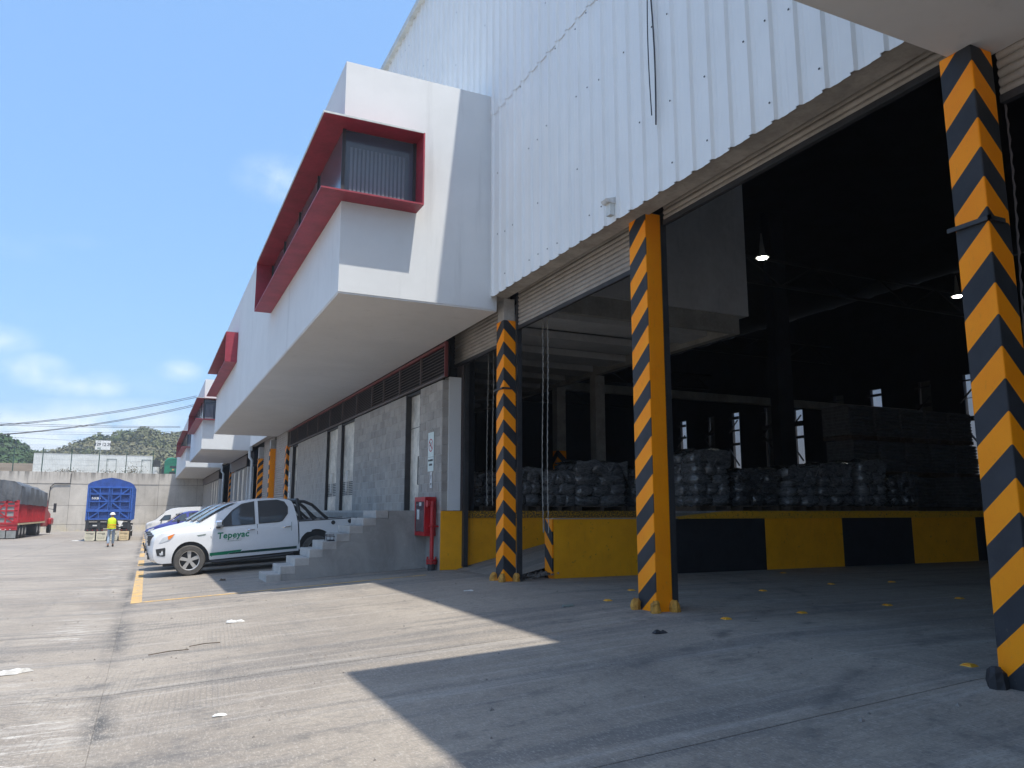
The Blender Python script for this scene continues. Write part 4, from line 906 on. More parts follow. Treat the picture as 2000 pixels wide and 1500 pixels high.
    W([(-.78, .86), (-.68, .97), (-.34, 1.06), (-.40, .97), (-.50, .91), (-.70, .855)], 'headlight', M['lamp'], .007)
    W([(-.545, 1.0), (-.36, 1.048), (-.42, .97), (-.50, .925), (-.535, .92)], 'indicator', M['amber'], .011)
    W([(-.87, .71), (-.62, .73), (-.61, .70), (-.62, .53), (-.68, .52), (-.84, .55)], 'fog_lamp_recess', M['plas'], .004); W([(-.78, .61), (-.68, .615), (-.68, .56), (-.76, .555)], 'fog_lamp', M['lamp'], .009)
    W([(.18, .965), (.40, .985), (.38, .95), (.22, .935)], 'fender_vent', M['wire'], .005)
    mb = MB(); hwf = .55
    for z0_, z1_, xx in ((.80, 1.04, -.945),): mb.box(xx+.02, xx+.16, -.52, .52, z0_, z1_)
    mb.box(-.945, -.82, -.42, .42, .46, .62); mb.build('grille_opening', M['plas'], t)
    for z_ in (.84, .915, .99): MB().box(-.965, -.930, -.50, .50, z_, z_+.038).build('grille_bar', M['chrome'], t)
    MB().box(-1.01, -.98, -.2, .2, .62, .72).build('number_plate', M['plas'], t)
    mb = MB(); mb.box(-.6, 4.1, -.70, .70, .26, .55); mb.build('underbody', M['plas'], t)
    mb = MB()
    for sgn in (-1, 1): mb.box(-.5, .52, sgn*.55, sgn*.80, .52, .86); mb.box(2.70, 3.6, sgn*.55, sgn*.80, .5, .9)
    mb.build_each('wheel_well', M['plas'], t)
    for sgn in (-1, 1): MB().tube([(.52, sgn*.88, .285), (.7, sgn*.93, .27), (2.35, sgn*.93, .27), (2.5, sgn*.88, .285)], .035, 8).build('side_step', M['plas'], t, True)
    W([(2.68, 1.085), (4.22, 1.058), (4.22, 1.075), (2.68, 1.115)], 'bed_rail', M['plas'], .006, None, .06)
    for sgn in (-1, 1):
        yb = sgn*.80; MB().tube([(2.66, yb*.93, 1.66), (2.69, yb, 1.45), (2.74, yb, 1.12)], .045, 8).build('sport_bar', M['plas'], t, True)
        MB().tube([(2.68, yb*.95, 1.62), (2.85, yb, 1.60), (3.05, yb, 1.50), (3.38, yb, 1.16), (3.45, yb, 1.10)], .04, 8).build('sport_bar', M['plas'], t, True)
        MB().tube([(2.72, yb, 1.56), (2.86, yb, 1.44), (3.08, yb, 1.10)], .035, 8).build('sport_bar', M['plas'], t, True)
    MB().tube([(2.68, -.75, 1.66), (2.68, .75, 1.66)], .045, 8).build('sport_bar', M['plas'], t, True)
    mb = MB(); mb.box(2.72, 4.18, -.82, .82, 1.02, 1.045); mb.build('bed_cover', M['plas'], t)
    if full:
        for tx in (3.57, 4.02): MB().tube([(tx, -hw(tx, 1)-.004, .99), (tx, -hw(tx, 1)-.02, .99)], .055, 12).build('tie_down', M['plas'], t)
        fl = W([(2.78, .97), (2.80, .80), (2.98, .80), (3.0, .83), (2.99, .985), (2.80, .985)], 'fuel_flap', M['cap'], .0015, None, .02); fl.data.materials[0] = M['carw']
        W([(.47, .50), (.47, .425), (.88, .425), (.93, .455), (1.20, .465), (1.235, .515)], 'green_stripe', M['tgreen'], .0035)
        W([(.885, .425), (1.12, .420), (2.60, .400), (2.60, .468), (1.245, .475), (1.20, .462), (.94, .452)], 'dark_stripe', M['dgreen'], .0032)
        yy = -hw(1.0, .88)-.004; B4 = basis((1.035, yy, .895), (1, 0, 0), (0, 0, 1))
        text_mesh('door_lettering', 'Tepeyac', .215, M['tgreen'], B4, t, .006, .12, 1.06)
        MB().box(.80, 1.02, yy-.002, yy+.001, .795, .80).build('decal_line', M['wire'], t); MB().box(1.08, 1.30, yy-.002, yy+.001, .795, .80).build('decal_line', M['wire'], t)
        MB().bar((1.03, yy, .79), (1.06, yy, .815), .002, .012).build('decal_tick', M['dgreen'], t)
        text_mesh('small_lettering', 'a tradición de servir', .043, M['wire'], basis((1.06, yy, .755), (1, 0, 0), (0, 0, 1)), t, 0, .1)
    for sgn in (-1, 1):
        wheel(t, 0, sgn*.79, .37, .37, .25, sgn, 5, M['tyre2'] if full else M['tyre']); wheel(t, 3.10, sgn*.79, .32, .37, .25, sgn, 5, M['tyre2'] if full else M['tyre'])
    # pale interior seen through the glass is left to the reflections
    return t
pickup('white double cab pickup with green Tepeyac lettering, nearest the stairs', 21.0, True)
pickup('white pickup directly behind the lettered one, only its windscreen and hood showing', 23.75, False, -.02)
pickup('third white pickup of the row, next to the blue car', 26.5, False, -.05)

def car(kind, label, x, y, mat, out, wheels, hw, wins, ws, yaw=0, L=4.5, ry=-.05, wr=.31, details=None):
    t = thing(kind, label, 'car' if kind != 'passenger_van' else 'van', (x, y, gz(x, y)), yaw, None, ry)
    poly = chaikin(out, 1)
    bot = []
    for wx in reversed(wheels): bot += arc(wx, wr, wr+.06, 0, 180, 10)
    shell(poly+bot, hw, 'body', mat, t, nose=.15)
    global x0n; x0n = min(p[0] for p in out)
    for nm, pts, mt in wins: shell(pts, hw, nm, M[mt], t, .008, .5, inner=.02, nose=.15)
    mb = MB(); vs = []
    for (a, b) in ws:
        for s in (-1, -.5, 0, .5, 1): vs.append((a-.015, s*(hw(a, b)-.08), b+.02))
    mb.add(vs, [(i*5+j, i*5+j+1, (i+1)*5+j+1, (i+1)*5+j) for i in range(len(ws)-1) for j in range(4)]); mb.build('windscreen', M['glass'], t, True)
    MB().box(wheels[0]-.3, wheels[1]+.3, -.6, .6, .2, .5).build('underbody', M['plas'], t)
    for wx in wheels:
        for s in (-1, 1): wheel(t, wx, s*(hw(wx, .4)-.13), wr, wr, .2, s)
    for s in (-1, 1):
        m_ = obj('wing_mirror', None, t, (ws[0][0]+.55, s*(hw(ws[0][0]+.5, ws[0][1])+.10), ws[0][1]+.02)); o = MB().box(-.06, .06, -.09, .09, -.06, .09).build('mirror_cap', M['plas'], m_); md = o.modifiers.new('b', 'BEVEL'); md.width = .03; md.segments = 2
    return t
def hws(x, z):
    h = .88
    if z > .85: h -= .42*(z-.85)
    if x < .5: h -= .14*((.5-x)/.5)**2
    if z < .45: h -= .05*(.45-z)/.25
    return h
bs_ = car('blue_sedan', 'dark blue sedan between the white pickups and the van', -.05, 47.0, M['carb'], [(.45, .22), (.05, .24), (0, .42), (.03, .62), (.15, .74), (.9, .92), (1.25, .97), (1.95, 1.36), (2.3, 1.45), (3.0, 1.45), (3.5, 1.38), (4.1, 1.08), (4.5, 1.02), (4.58, .7), (4.5, .25), (4.15, .22)], (.78, 3.45), hws,
    [('side_window', [(1.42, 1.0), (2.0, 1.32), (2.25, 1.37), (2.30, 1.0)], 'glass'), ('side_window', [(2.42, 1.0), (2.40, 1.375), (3.0, 1.375), (3.45, 1.28), (3.7, 1.04)], 'glass'), ('headlight', [(.05, .62), (.12, .72), (.5, .78), (.35, .66)], 'lamp')], [(1.28, 1.0), (1.6, 1.18), (1.93, 1.36), (2.1, 1.41)])
bs_.scale = (.93, 1.05, 1.16); bs_.rotation_euler = (0, -.065, 0)
def hwv(x, z):
    h = .93
    if z > 1.0: h -= .12*(z-1.0)
    if x < .6: h -= .12*((.6-x)/.6)**2
    return h
car('passenger_van', 'white high roof passenger van parked by the retaining wall', -.05, 73.5, M['carw'], [(.5, .25), (.05, .27), (0, .5), (.02, .9), (.15, 1.05), (.62, 1.18), (1.25, 1.72), (1.7, 2.05), (2.2, 2.22), (3.5, 2.28), (5.2, 2.26), (5.36, 2.0), (5.4, .4), (5.2, .25), (4.9, .25)], (1.0, 4.1), hwv,
    [('side_window', [(1.05, 1.18), (1.45, 1.62), (1.95, 1.66), (1.95, 1.2)], 'glass'), ('side_window', [(2.5, 1.15), (2.3, 1.72), (5.2, 1.80), (5.2, 1.25), (4.8, 1.15)], 'glass'), ('headlight', [(.03, .80), (.08, .98), (.45, .98), (.38, .80)], 'lamp'), ('fog_lamp', [(.06, .42), (.08, .52), (.25, .52), (.25, .42)], 'plas')], [(.68, 1.22), (1.0, 1.5), (1.28, 1.75), (1.45, 1.88)], ry=-.03)

# ------------------------------------------------------------------ blue trailer (seen from behind)
TY = 57.0; bx0, bx1 = -3.58, -.93; bz = gz(-2, TY)
bt = thing('blue_trailer', 'tall blue gondola trailer with closed rear doors and tarp, parked facing the wall', 'truck trailer', ((bx0+bx1)/2, TY, bz)); w = (bx1-bx0)/2
top = 3.60
MB().box(-w+.04, w-.04, .12, 12.5, 1.35, top).build('side_body', M['bluep'], bt)
mb = MB(); mb.prism([(-w, top-.12), (-w+.02, top+.05), (-w+.2, top+.17), (-.5, top+.38), (0, top+.47), (.5, top+.38), (w-.2, top+.17), (w-.02, top+.05), (w, top-.12)], 'y', 0, 12.6); mb.build('tarp_cover', M['bluet'], bt, True, None, 30)
MB().box(-w+.02, w-.02, .02, .11, 1.34, top-.13).build('rear_panel', M['blueshade'], bt)
mb = MB(); 
for s in (-1, 1):
    mb.box(s*(w-.09), s*w, -.05, .018, 1.34, top-.1)
mb.box(-w+.09, w-.09, -.05, .018, top-.20, top-.1); mb.build_each('rear_frame', M['bluep'], bt)
for s in (-1, 1):
    d = obj('rear_door', None, bt); xi, xo = s*.05, s*(w-.16)
    def B(a, b, wd=.07, dp=.09): MB().bar((a[0], -.03, a[1]), (b[0], -.03, b[1]), wd, dp, up=(0, 1, 0)).build('door_rib', M['bluep'], d)
    zs = [1.98, 2.30, 2.74, 3.12, 3.40] if False else [1.98, 2.52, 3.00, 3.42]
    for z in zs: B((xi, z), (xo, z))
    for xx in (xi+s*.04, (xi+xo)/2, xo): B((xx, 1.98), (xx, 3.42), .06, .045)
    B((xo-s*.08, 3.38), (xi+s*.10, 2.54), .08, .06); B((xo-s*.45, 1.99), (xi+s*.10, 2.46), .08, .06)
    B((xi, 1.40), (xo, 1.40)); B((xo, 1.42), (xi+s*.55, 1.86), .07, .06)
    for xx in (xi+s*.55, xo): B((xx, 1.40), (xx, 1.88), .05, .045)
MB().box(-w, w, -.07, -.0, 1.86, 1.96).build('cross_rail', M['bluep'], bt)
MB().tube([(0, -.09, 1.4), (0, -.09, 3.42)], .02, 6).build('lock_rod', M['bluep'], bt)
text_mesh('door_lettering', 'NKB4', .20, M['paper'], basis((-w+.52, -.035, 2.72), (1, 0, 0), (0, 0, 1)), bt, .006)
MB().box(-w, w, -.03, .4, 1.24, 1.33).build('bumper_beam', M['plas'], bt); MB().box(-w, w, -.02, .3, .66, .74).build('bumper_beam', M['plas'], bt)
mb = MB(); [mb.box(a-.09, a+.09, -.01, .2, .74, 1.24) for a in (-w+.12, -.55, .55, w-.12)]; mb.box(-w+.2, w-.2, .05, .2, .8, 1.2); mb.build_each('rear_chassis', M['plas'], bt)
for k in range(9): MB().box(-w+.15+k*.28, -w+.21+k*.28, -.035, -.021, .68, .72).build('marker_light', M['redp'], bt)
for xx in (-.75, .75): MB().box(xx-.12, xx+.12, -.03, -.011, .95, 1.03).build('plate', M['paper'], bt)
for i in range(4):
    a = -w+.02+i*(2*w-.04)/4; f = obj('mudflap', None, bt); mt = M['flap'] if i < 3 else M['flap2']
    mb = MB(); q = [(a+.03, .08), (a+.08, .03), (a+.56, .03), (a+.61, .08), (a+.61, .62), (a+.03, .62)]; mb.prism(q, 'y', -.02, 0); mb.build('flap_sheet', mt, f)
    for (z, l, o_) in ((.46, .40, .10), (.40, .14, .36), (.24, .42, .10), (.14, .34, .12)):
        x = a+o_
        while x < a+o_+l: MB().box(x, x+.03, -.024, -.0205, z, z+(.06 if z > .35 else .03)).build('print_mark', M['ink'], f); x += .055
mb = MB()
for yy in (1.2, 2.4, 3.6, 10):
    for s in (-1, 1): mb.tube([(s*(w-.6), yy, .5), (s*(w-.02), yy, .5)], .5, 16)
mb.build_each('wheel', M['tyre'], bt, True)
mb = MB()
for k in range(14):
    for s in (-1, 1): mb.box(s*w, s*(w+.03), .3+k*.85, .38+k*.85, 1.3, top)
mb.build_each('side_post', M['bluep'], bt)
MB().tube([(w+.02, .1, 1.0), (w+.12, .1, .95), (w+.12, .1, .70), (w+.02, .1, .62)], .025, 6).build('side_loop', M['paper'], bt, True)

# ------------------------------------------------------------------ red tarped truck
rt = thing('red_truck', 'red gondola truck with grey tarp at the left edge of the yard', 'truck', (-8.42, 66, gz(-5, 66)), R(-1.8)); w = 2.6; top = 2.95
# local: x from -2.6 (left side) to 0 (right side), y forward
MB().box(-w+.05, -.05, .1, 12.4, 1.15, 2.9).build('side_body', M['redp'], rt)
for k in range(26): MB().bar((-.02, .4+k*.47, 1.15), (-.02, .4+k*.47, 2.6), .06, .12).build('side_rib', M['redp'], rt)
mb = MB(); vs = []; ny = 26; rr = random.Random(5)
secs = [(-w-.03, 2.5), (-w+.0, 3.75), (-w+.4, 4.05), (-w/2, 4.22), (-.45, 4.10), (.02, 3.80), (.07, 3.1), (.065, 2.45)]
for j in range(ny+1):
    f = j/ny; sag = -.30*f**1.6
    for (a, z) in secs:
        vs.append((a+(rr.uniform(-.03, .03)), -.03+12.6*f, z+sag*(1 if z > 2.6 else .4)+rr.uniform(-.04, .04)))
k = len(secs); mb.add(vs, [(j*k+i, j*k+i+1, (j+1)*k+i+1, (j+1)*k+i) for j in range(ny) for i in range(k-1)]+[tuple(range(k))]+[tuple(ny*k+i for i in range(k))]); mb.build('tarp', M['tarp'], rt, True, None, 50)
mb = MB(); vs = []
for i in range(21):
    a = -w-.03+(w+.08)*i/20; fold = .05*math.sin(i*2.1); vs += [(a, -.05, 3.78+.42*math.sin(math.pi*i/20)), (a, -.12+fold*1.5, 3.2), (a, -.09+fold*1.3, 2.62+.16*abs(math.sin(i*.55)))]
mb.add(vs, [(i*3+q, i*3+q+1, (i+1)*3+q+1, (i+1)*3+q) for i in range(20) for q in range(2)]); mb.build('tarp_skirt', M['tarp'], rt, True)
d = obj('rear_door', None, rt)
MB().box(-w+.06, -.06, -.0, .09, 1.1, 2.9).build('door_sheet', M['flapg'], d)
def B2(a, b, wd=.09): MB().bar((a[0], -.03, a[1]), (b[0], -.03, b[1]), wd, .06, up=(0, 1, 0)).build('door_rib', M['redp'], d)
for z in (1.12, 1.55, 2.0, 2.35, 2.62): B2((-w+.05, z), (-.05, z), .10)
for x in (-w+.08, -1.95, -1.3, -.75, -.12): B2((x, 1.1), (x, 2.75), .11 if x != -.12 else .30)
for s in (0, 1):
    a, b = (-1.3, -.75) if s else (-1.95, -1.3); B2((a, 2.0), (b, 2.6), .08); B2((a, 2.0), (b, 1.55), .08); B2((-2.5, 2.0), (-1.95, 2.6), .08)
B2((-.75, 1.55), (-.2, 1.15)); 
MB().box(-w, 0, -.04, .3, .98, 1.08).build('rear_beam', M['redp'], rt); MB().box(-w, 0, -.05, .2, .62, .74).build('bumper', M['redp'], rt)
MB().box(-w, 0, .0, .15, .75, .97).build('rear_panel', M['redp'], rt)
for k in range(8): MB().box(-w+.2+k*.28, -w+.27+k*.28, -.065, -.051, .65, .71).build('marker_light', M['paper'], rt)
for i in range(4): MB().box(-w+.03+i*.65, -w+.62+i*.65, -.03, -.01, .06, .60).build('mudflap', M['flapg'], rt)
MB().box(-.01, .06, .2, 12.4, .98, 1.1).build('side_rail', M['flap2'], rt)
for yy in (1.1, 2.35, 3.6, 9.0, 10.3):
    whl = obj('wheel', None, rt, (-.30, yy, .5)); mb = MB(); mb.tube([(-.5, 0, 0), (-.28, 0, 0), (.26, 0, 0), (.29, 0, 0)], [.5, .5, .5, .42], 22); mb.build('tyre', M['tyre'], whl, True, None, 30); mb = MB(); mb.tube([(.291, 0, 0), (.32, 0, 0)], [.26, .12], 14); mb.build('rim', M['alloy'], whl)
    if yy < 9: MB().box(-2.55, -1.8, yy-.5, yy+.5, 0, 1).build('left_wheel', M['tyre'], rt)
cab = obj('tractor_cab', None, rt); mb = MB(); mb.prism([(12.9, .7), (12.9, 2.9), (14.6, 3.0), (15.3, 2.1), (17.0, 1.75), (17.3, .55)], 'x', -2.35, -.15); o = mb.build('cab_shell', M['redp'], cab); md = o.modifiers.new('b', 'BEVEL'); md.width = .12; md.segments = 3
MB().tube([(-.25, 16.2, .5), (.02, 16.2, .5)], .5, 20).build('front_tyre', M['tyre'], cab, True)
o = MB().box(-.2, .12, 15.5, 17.1, .75, 1.35).build('fender', M['redp'], cab); md = o.modifiers.new('b', 'BEVEL'); md.width = .15; md.segments = 3
MB().box(.30, .52, 14.7, 14.8, 1.85, 2.65).build('door_mirror', M['plas'], cab); MB().tube([(-.15, 14.8, 2.2), (.35, 14.75, 2.1)], .025, 6).build('mirror_arm', M['plas'], cab)

# ------------------------------------------------------------------ retaining wall with fence, trailer and cab behind
rw = thing('retaining_wall', 'tall stained concrete retaining wall closing the far end of the yard', 'wall')
zl = [-2.5, -1.55, .55, 2.95, 4.28]; xw = [-62, -50, -42, -34, -28, -22.3, -17, -12.2, -8.05, -3.4, 1.0, 5.2, 12, 26]
for i in range(len(xw)-1):
    for j in range(4): MB().box(xw[i]+.012, xw[i+1]-.012, 100.0+random.uniform(0, .02)-(.04 if j == 3 else 0), 100.35, zl[j]+.02, zl[j+1]-.01).build('cast_panel', M['retain'], rw)
MB().box(-62, 26, 100.06, 100.38, -2.6, 4.26).build('core', M['base'], rw)
mb = MB(); mb.tube([(-8.05, 99.9, 4.1), (-8.05, 99.9, 3.0), (-9.6, 99.9, 2.98), (-9.95, 99.9, 2.6), (-10.1, 99.9, -1.6)], .05, 6); cb = mb.build('conduit', M['dark'], rw, True)
fn = thing('chain_link_fence', 'dark green chain link fence on top of the retaining wall', 'fence')
fx = [-22.0, -19.3, -16.5, -13.75, -11.0, -8.2, -5.42, -2.62, .18, 3.0, 5.8, 8.6]
for x in fx: MB().box(x-.045, x+.045, 100.1, 100.19, 4.28, 6.93).build('post', M['green'], fn)
mb = MB(); x = -22
while x < 8.6: mb.box(x-.004, x+.004, 100.20, 100.208, 4.35, 6.85); x += .16
z = 4.4
while z < 6.9: mb.box(-22, 8.6, 100.21, 100.218, z-.003, z+.003); z += .16
o = mb.build('mesh_wires', M['wire'], fn); o['kind'] = 'stuff'
for z in (6.95, 7.1, 7.25): MB().tube([(-22, 100.15, z), (8.6, 100.15, z)], .010, 5).build('barbed_strand', M['wire'], fn)
wt_ = thing('white_box_trailer', 'long white box trailer parked behind the fence above the wall', 'trailer', (-12.8, 108, 4.25))
for k in range(13): MB().box(k*.997+.006, k*.997+.99, 0, .03, .2, 2.52).build('side_panel', M['trailer'], wt_)
MB().box(.01, 12.95, .031, 2.5, .15, 2.50).build('box_body', M['trailer'], wt_); MB().box(0, 12.97, -.02, 2.5, 2.505, 2.58).build('top_rail', M['cap'], wt_)
for a in (7.8, 11.7):
    dd = obj('side_door', None, wt_); mb = MB(); mb.box(a, a+.05, -.04, -.001, .2, 2.1); mb.box(a+1.05, a+1.10, -.04, -.001, .2, 2.1); mb.box(a+.051, a+1.049, -.04, -.001, 2.05, 2.1); mb.build('door_frame', M['wire'], dd); [MB().box(a+.02, a+.2, -.06, -.041, z, z+.05).build('hinge', M['wire'], dd) for z in (.6, 1.3, 1.9)]
for k in range(3): MB().box(0.01, 12.95, -.012, -.001, .6+k*.62, .615+k*.62).build('side_seam', M['cap'], wt_)
MB().box(13.05, 13.9, .3, 1.6, .6, 2.1).build('reefer_unit', M['plas'], wt_); MB().tube([(13.4, .2, .3), (13.4, .2, 1.2)], .42, 14).build('tank', M['trailer'], wt_, True)
gc = thing('green_truck_cab', 'bright green truck cab at the right end of the fence line', 'truck', (1.55, 107, 4.25))
mb = MB(); mb.prism([(0, -.5), (0, 1.9), (.3, 2.3), (.9, 2.42), (1.8, 2.1), (2.3, 1.5), (2.4, -.5)], 'y', 0, 2.2); o = mb.build('cab_shell', M['greencab'], gc); md = o.modifiers.new('b', 'BEVEL'); md.width = .1; md.segments = 3
MB().box(.65, 1.5, -.02, -.001, 1.05, 1.35).build('side_window', M['glass'], gc); MB().box(.62, 1.3, -.02, -.001, .1, .6).build('rear_vent', M['plas'], gc); MB().box(.9, 1.15, -.025, -.002, .75, .95).build('badge', M['yellow'], gc); MB().box(-.25, -.01, .3, 2, -.5, 1.2).build('sleeper_edge', M['plas'], gc)
bb = thing('number_billboard', 'white board on a pole reading 129 12 29 above the far trailer', 'sign', (-5.15, 111, 4.25))
p0 = at(187, 860, Y=111); p1 = at(215, 879, Y=111); mb = MB(); mb.box(p0.x+5.15, p1.x+5.15, -.06, .06, p1.z-4.25, p0.z-4.25); mb.build('board', M['paper'], bb)
cxb = (p0.x+p1.x)/2+5.15; czb = (p0.z+p1.z)/2-4.25; wb = p1.x-p0.x
MB().box(cxb-.35, cxb-.2, -.04, .04, 0, p1.z-4.25-.002).build('pole', M['paper'], bb)
text_mesh('number_lettering', '129 12 29', .52, M['ink'], basis((cxb, -.065, czb+.08), (1, 0, 0), (0, 0, 1)), bb, .012, 0, .9)
text_mesh('small_lettering', '314', .26, M['wire'], basis((cxb-.45, -.065, czb+.48), (1, 0, 0), (0, 0, 1)), bb, .004)
MB().box(cxb-.6, cxb-.2, -.067, -.061, czb-.5, czb-.3).build('logo_mark', M['wire'], bb)
# weeds on top of wall
def leafquads(n, fn, size, rr):
    vs = []; fs = []
    for i in range(n):
        p = fn(rr); a = rr.uniform(0, 6.28); b = rr.uniform(-1.2, 1.2); s = size*rr.uniform(.6, 1.3)
        u = Vector((math.cos(a), math.sin(a), 0)); v = Vector((-math.sin(a)*math.sin(b), math.cos(a)*math.sin(b), math.cos(b)))
        k = len(vs); vs += [p-u*s-v*s*.7, p+u*s-v*s*.5, p+u*s*.8+v*s*.8, p-u*s*.7+v*s]; fs.append((k, k+1, k+2, k+3))
    mb = MB(); mb.add(vs, fs); return mb
for (x, wd, h, n, lab) in ((-8.7, 2.6, .45, 260, 'low reddish dry weeds along the wall top'), (-1.9, 1.6, 1.05, 240, 'wispy bare shrub in front of the far trailer'), (-4.5, 1.2, .4, 90, 'small dry weed clump by the billboard pole')):
    rr = random.Random(int(x*10)); o = leafquads(n, lambda r: Vector((x+r.gauss(0, wd*.35), 101.5+r.uniform(-.5, .5), 4.25+abs(r.gauss(0, h*.45)))), .05, rr); o.build('dry_weeds', M['weed'], None); tag(bpy.data.objects[-1] if False else [q for q in bpy.data.objects if q.name.startswith('dry_weeds') and 'category' not in q][0], lab, 'weeds', kind='stuff')
mb = MB()
for k in range(9): mb.box(-70, -12.9, 116+k*1.5, 116.8+k*1.5, 4.2, 4.5+k*.26)
bank = mb.build('terraced_bank', M['dirt']); tag(bank, 'stepped pale earth bank left of the white trailer', 'bank', kind='structure')

# ------------------------------------------------------------------ hills
def hill(name, prof, Y0, Yr, seed, mat, leaf, n, crown):
    pts = [(at(u, v, Y=Yr).x, at(u, v, Y=Yr).z-crown*.9) for u, v in prof]
    def H(x):
        if x <= pts[0][0]: return pts[0][1]
        for i in range(len(pts)-1):
            if x <= pts[i+1][0]:
                t = (x-pts[i][0])/(pts[i+1][0]-pts[i][0]); t = t*t*(3-2*t); return pts[i][1]*(1-t)+pts[i+1][1]*t
        return pts[-1][1]
    def Z(x, y):
        t = max(0, min(1, (y-Y0)/(Yr-Y0))); s = t*t*(3-2*t)*.35+.65*t; 
        if y > Yr: s = max(0, 1-((y-Yr)/(Yr*.4))**1.5)
        return 4+max(0, H(x*Yr/max(y, Y0)*(1) if False else x)-4)*s+noise.noise(Vector((x*.03, y*.03, seed)))*5*s*(1-s)*2
    xa, xb = pts[0][0], pts[-1][0]; nx, ny = 90, 26; mb = MB(); vs = []
    for j in range(ny+1):
        for i in range(nx+1):
            x = xa+(xb-xa)*i/nx; y = Y0+(Yr*1.35-Y0)*j/ny; vs.append((x, y, Z(x, y)))
    mb.add(vs, [(j*(nx+1)+i, j*(nx+1)+i+1, (j+1)*(nx+1)+i+1, (j+1)*(nx+1)+i) for j in range(ny) for i in range(nx)])
    o = mb.build(name, mat, None, True); tag(o, kind='structure')
    rr = random.Random(seed); vs = []; fs = []
    for q in range(n):
        x = rr.uniform(xa, xb); y = rr.uniform(Y0+3, Yr*1.06); r = crown*rr.uniform(.45, 1.0)*(.55+.45*noise.noise(Vector((x*.02, y*.02, 4)))+.3); cz = Z(x, y)+r*.75
        if noise.noise(Vector((x*.045, y*.045, seed+9))) < -.28: continue
        for kx in range(34):
            d = Vector((rr.gauss(0, 1), rr.gauss(0, 1), rr.gauss(0, 1))).normalized()*(.55+.5*rr.random()); p = Vector((x, y, cz))+Vector((d.x*r, d.y*r, d.z*r*.8)); s = r*rr.uniform(.13, .27)
            a = Vector((rr.gauss(0, 1), rr.gauss(0, 1), rr.gauss(0, 1))).normalized(); b = a.cross(d).normalized(); a = b.cross(d).normalized() if rr.random() < .6 else a
            k = len(vs); vs += [p-a*s, p+b*s, p+a*s, p-b*s]; fs.append((k, k+1, k+2, k+3))
    mb = MB(); mb.v = [tuple(v) for v in vs]; mb.f = fs; mb.mi = [0]*len(fs)
    me = bpy.data.meshes.new(name+'_woods'); me.from_pydata(mb.v, [], mb.f); me.materials.append(leaf); o = obj(name.replace('hill', 'hill_woods'), me); return o
o = hill('far_hill', [(-160, 900), (60, 898), (100, 887), (140, 878), (165, 864), (200, 850), (225, 850), (255, 842), (283, 834), (300, 840), (325, 846), (345, 842), (400, 832), (560, 845), (760, 900)], 190, 330, 3, M['scrub'], M['leaf1'], 5200, 3.0)
tag(o, 'dense green and dry brown woods covering the far hill', 'woods', kind='stuff')
o = hill('near_hill', [(-420, 850), (-200, 828), (-60, 840), (0, 845), (25, 853), (50, 872), (75, 886), (110, 897), (150, 904)], 150, 215, 11, M['scrub'], M['leaf2'], 2600, 2.6)
tag(o, 'dark green wooded slope of the nearer hill at the left edge', 'woods', kind='stuff')
# a few separate trees on the flat between the hills
tl = None
for i, (u, h) in enumerate(((62, 5.2), (83, 4.2), (98, 3.6), (120, 4.2), (137, 3.4), (352, 5))):
    y = 150+i*6; p = at(u, 900, Y=y); x = p.x; rr = random.Random(i+40)
    t = thing('tree', ['bushy green tree at the foot of the near hill', 'small rounded tree second from the near hill', 'little tree left of the white trailer top', 'small tree above the left end of the trailer', 'lowest tree right of the trailer corner', 'tree beside the farthest office block'][i], 'tree', (x, y, 4.2), group='scattered trees between the hills')
    MB().tube([(0, 0, 0), (.1, 0, h*.3), (-.1, .1, h*.6)], [.3, .22, .1], 7).build('trunk', M['wood'], t, True)
    cs = [(rr.gauss(0, h*.16), rr.gauss(0, h*.16), h*rr.uniform(.45, .9), h*rr.uniform(.16, .28)) for _ in range(7)]
    def fnp(r):
        c = r.choice(cs); d = Vector((r.gauss(0, 1), r.gauss(0, 1), r.gauss(0, 1))).normalized()*c[3]*r.uniform(.6, 1.05); return Vector(c[:3])+d
    leafquads(1500, fnp, .13, rr).build('crown', M['leaf2'], t)

# ------------------------------------------------------------------ overhead cables
def cable(u0, v0, u1, v1, sag, Y, r, lab):
    a = at(u0, v0, Y=Y); b = at(u1, v1, Y=Y); d = b-a; a2 = a-d*.6; pts = []
    for k in range(41):
        t = k/40; p = a2.lerp(b, t); p.z -= sag*4*(t-t*t); pts.append(p)
    o = MB().tube(pts, r, 5).build('overhead_cable', M['ink'], None, True); tag(o, lab, 'cable', 'overhead cables across the sky')
cs = [(0, 812, 384, 773, 1.1, 'top cable of the upper pair rising to the office block'), (0, 814, 384, 776, 1.1, 'lower cable of the upper pair rising to the office block'), (0, 828, 384, 789, 1.3, 'upper cable of the second rising pair'), (0, 829, 384, 792, 1.3, 'lower cable of the second rising pair'), (0, 822, 352, 833, .3, 'level cable crossing the sky just under the rising pairs'), (0, 826, 352, 835, .3, 'second level cable of the sky, just below the first'), (0, 838, 352, 843, .3, 'faint thin cable in the middle of the level ones'), (0, 850, 340, 868, .2, 'thin low cable passing in front of the hill'), (0, 842, 345, 848, .3, 'faint level cable next to the low thin one')]
for i, (u0, v0, u1, v1, sg_, lab) in enumerate(cs): cable(u0, v0, u1, v1, sg_, 103.5+i*.5 if i < 4 else 118+i, .035 if i < 4 else .03 if i < 6 else .016, lab)

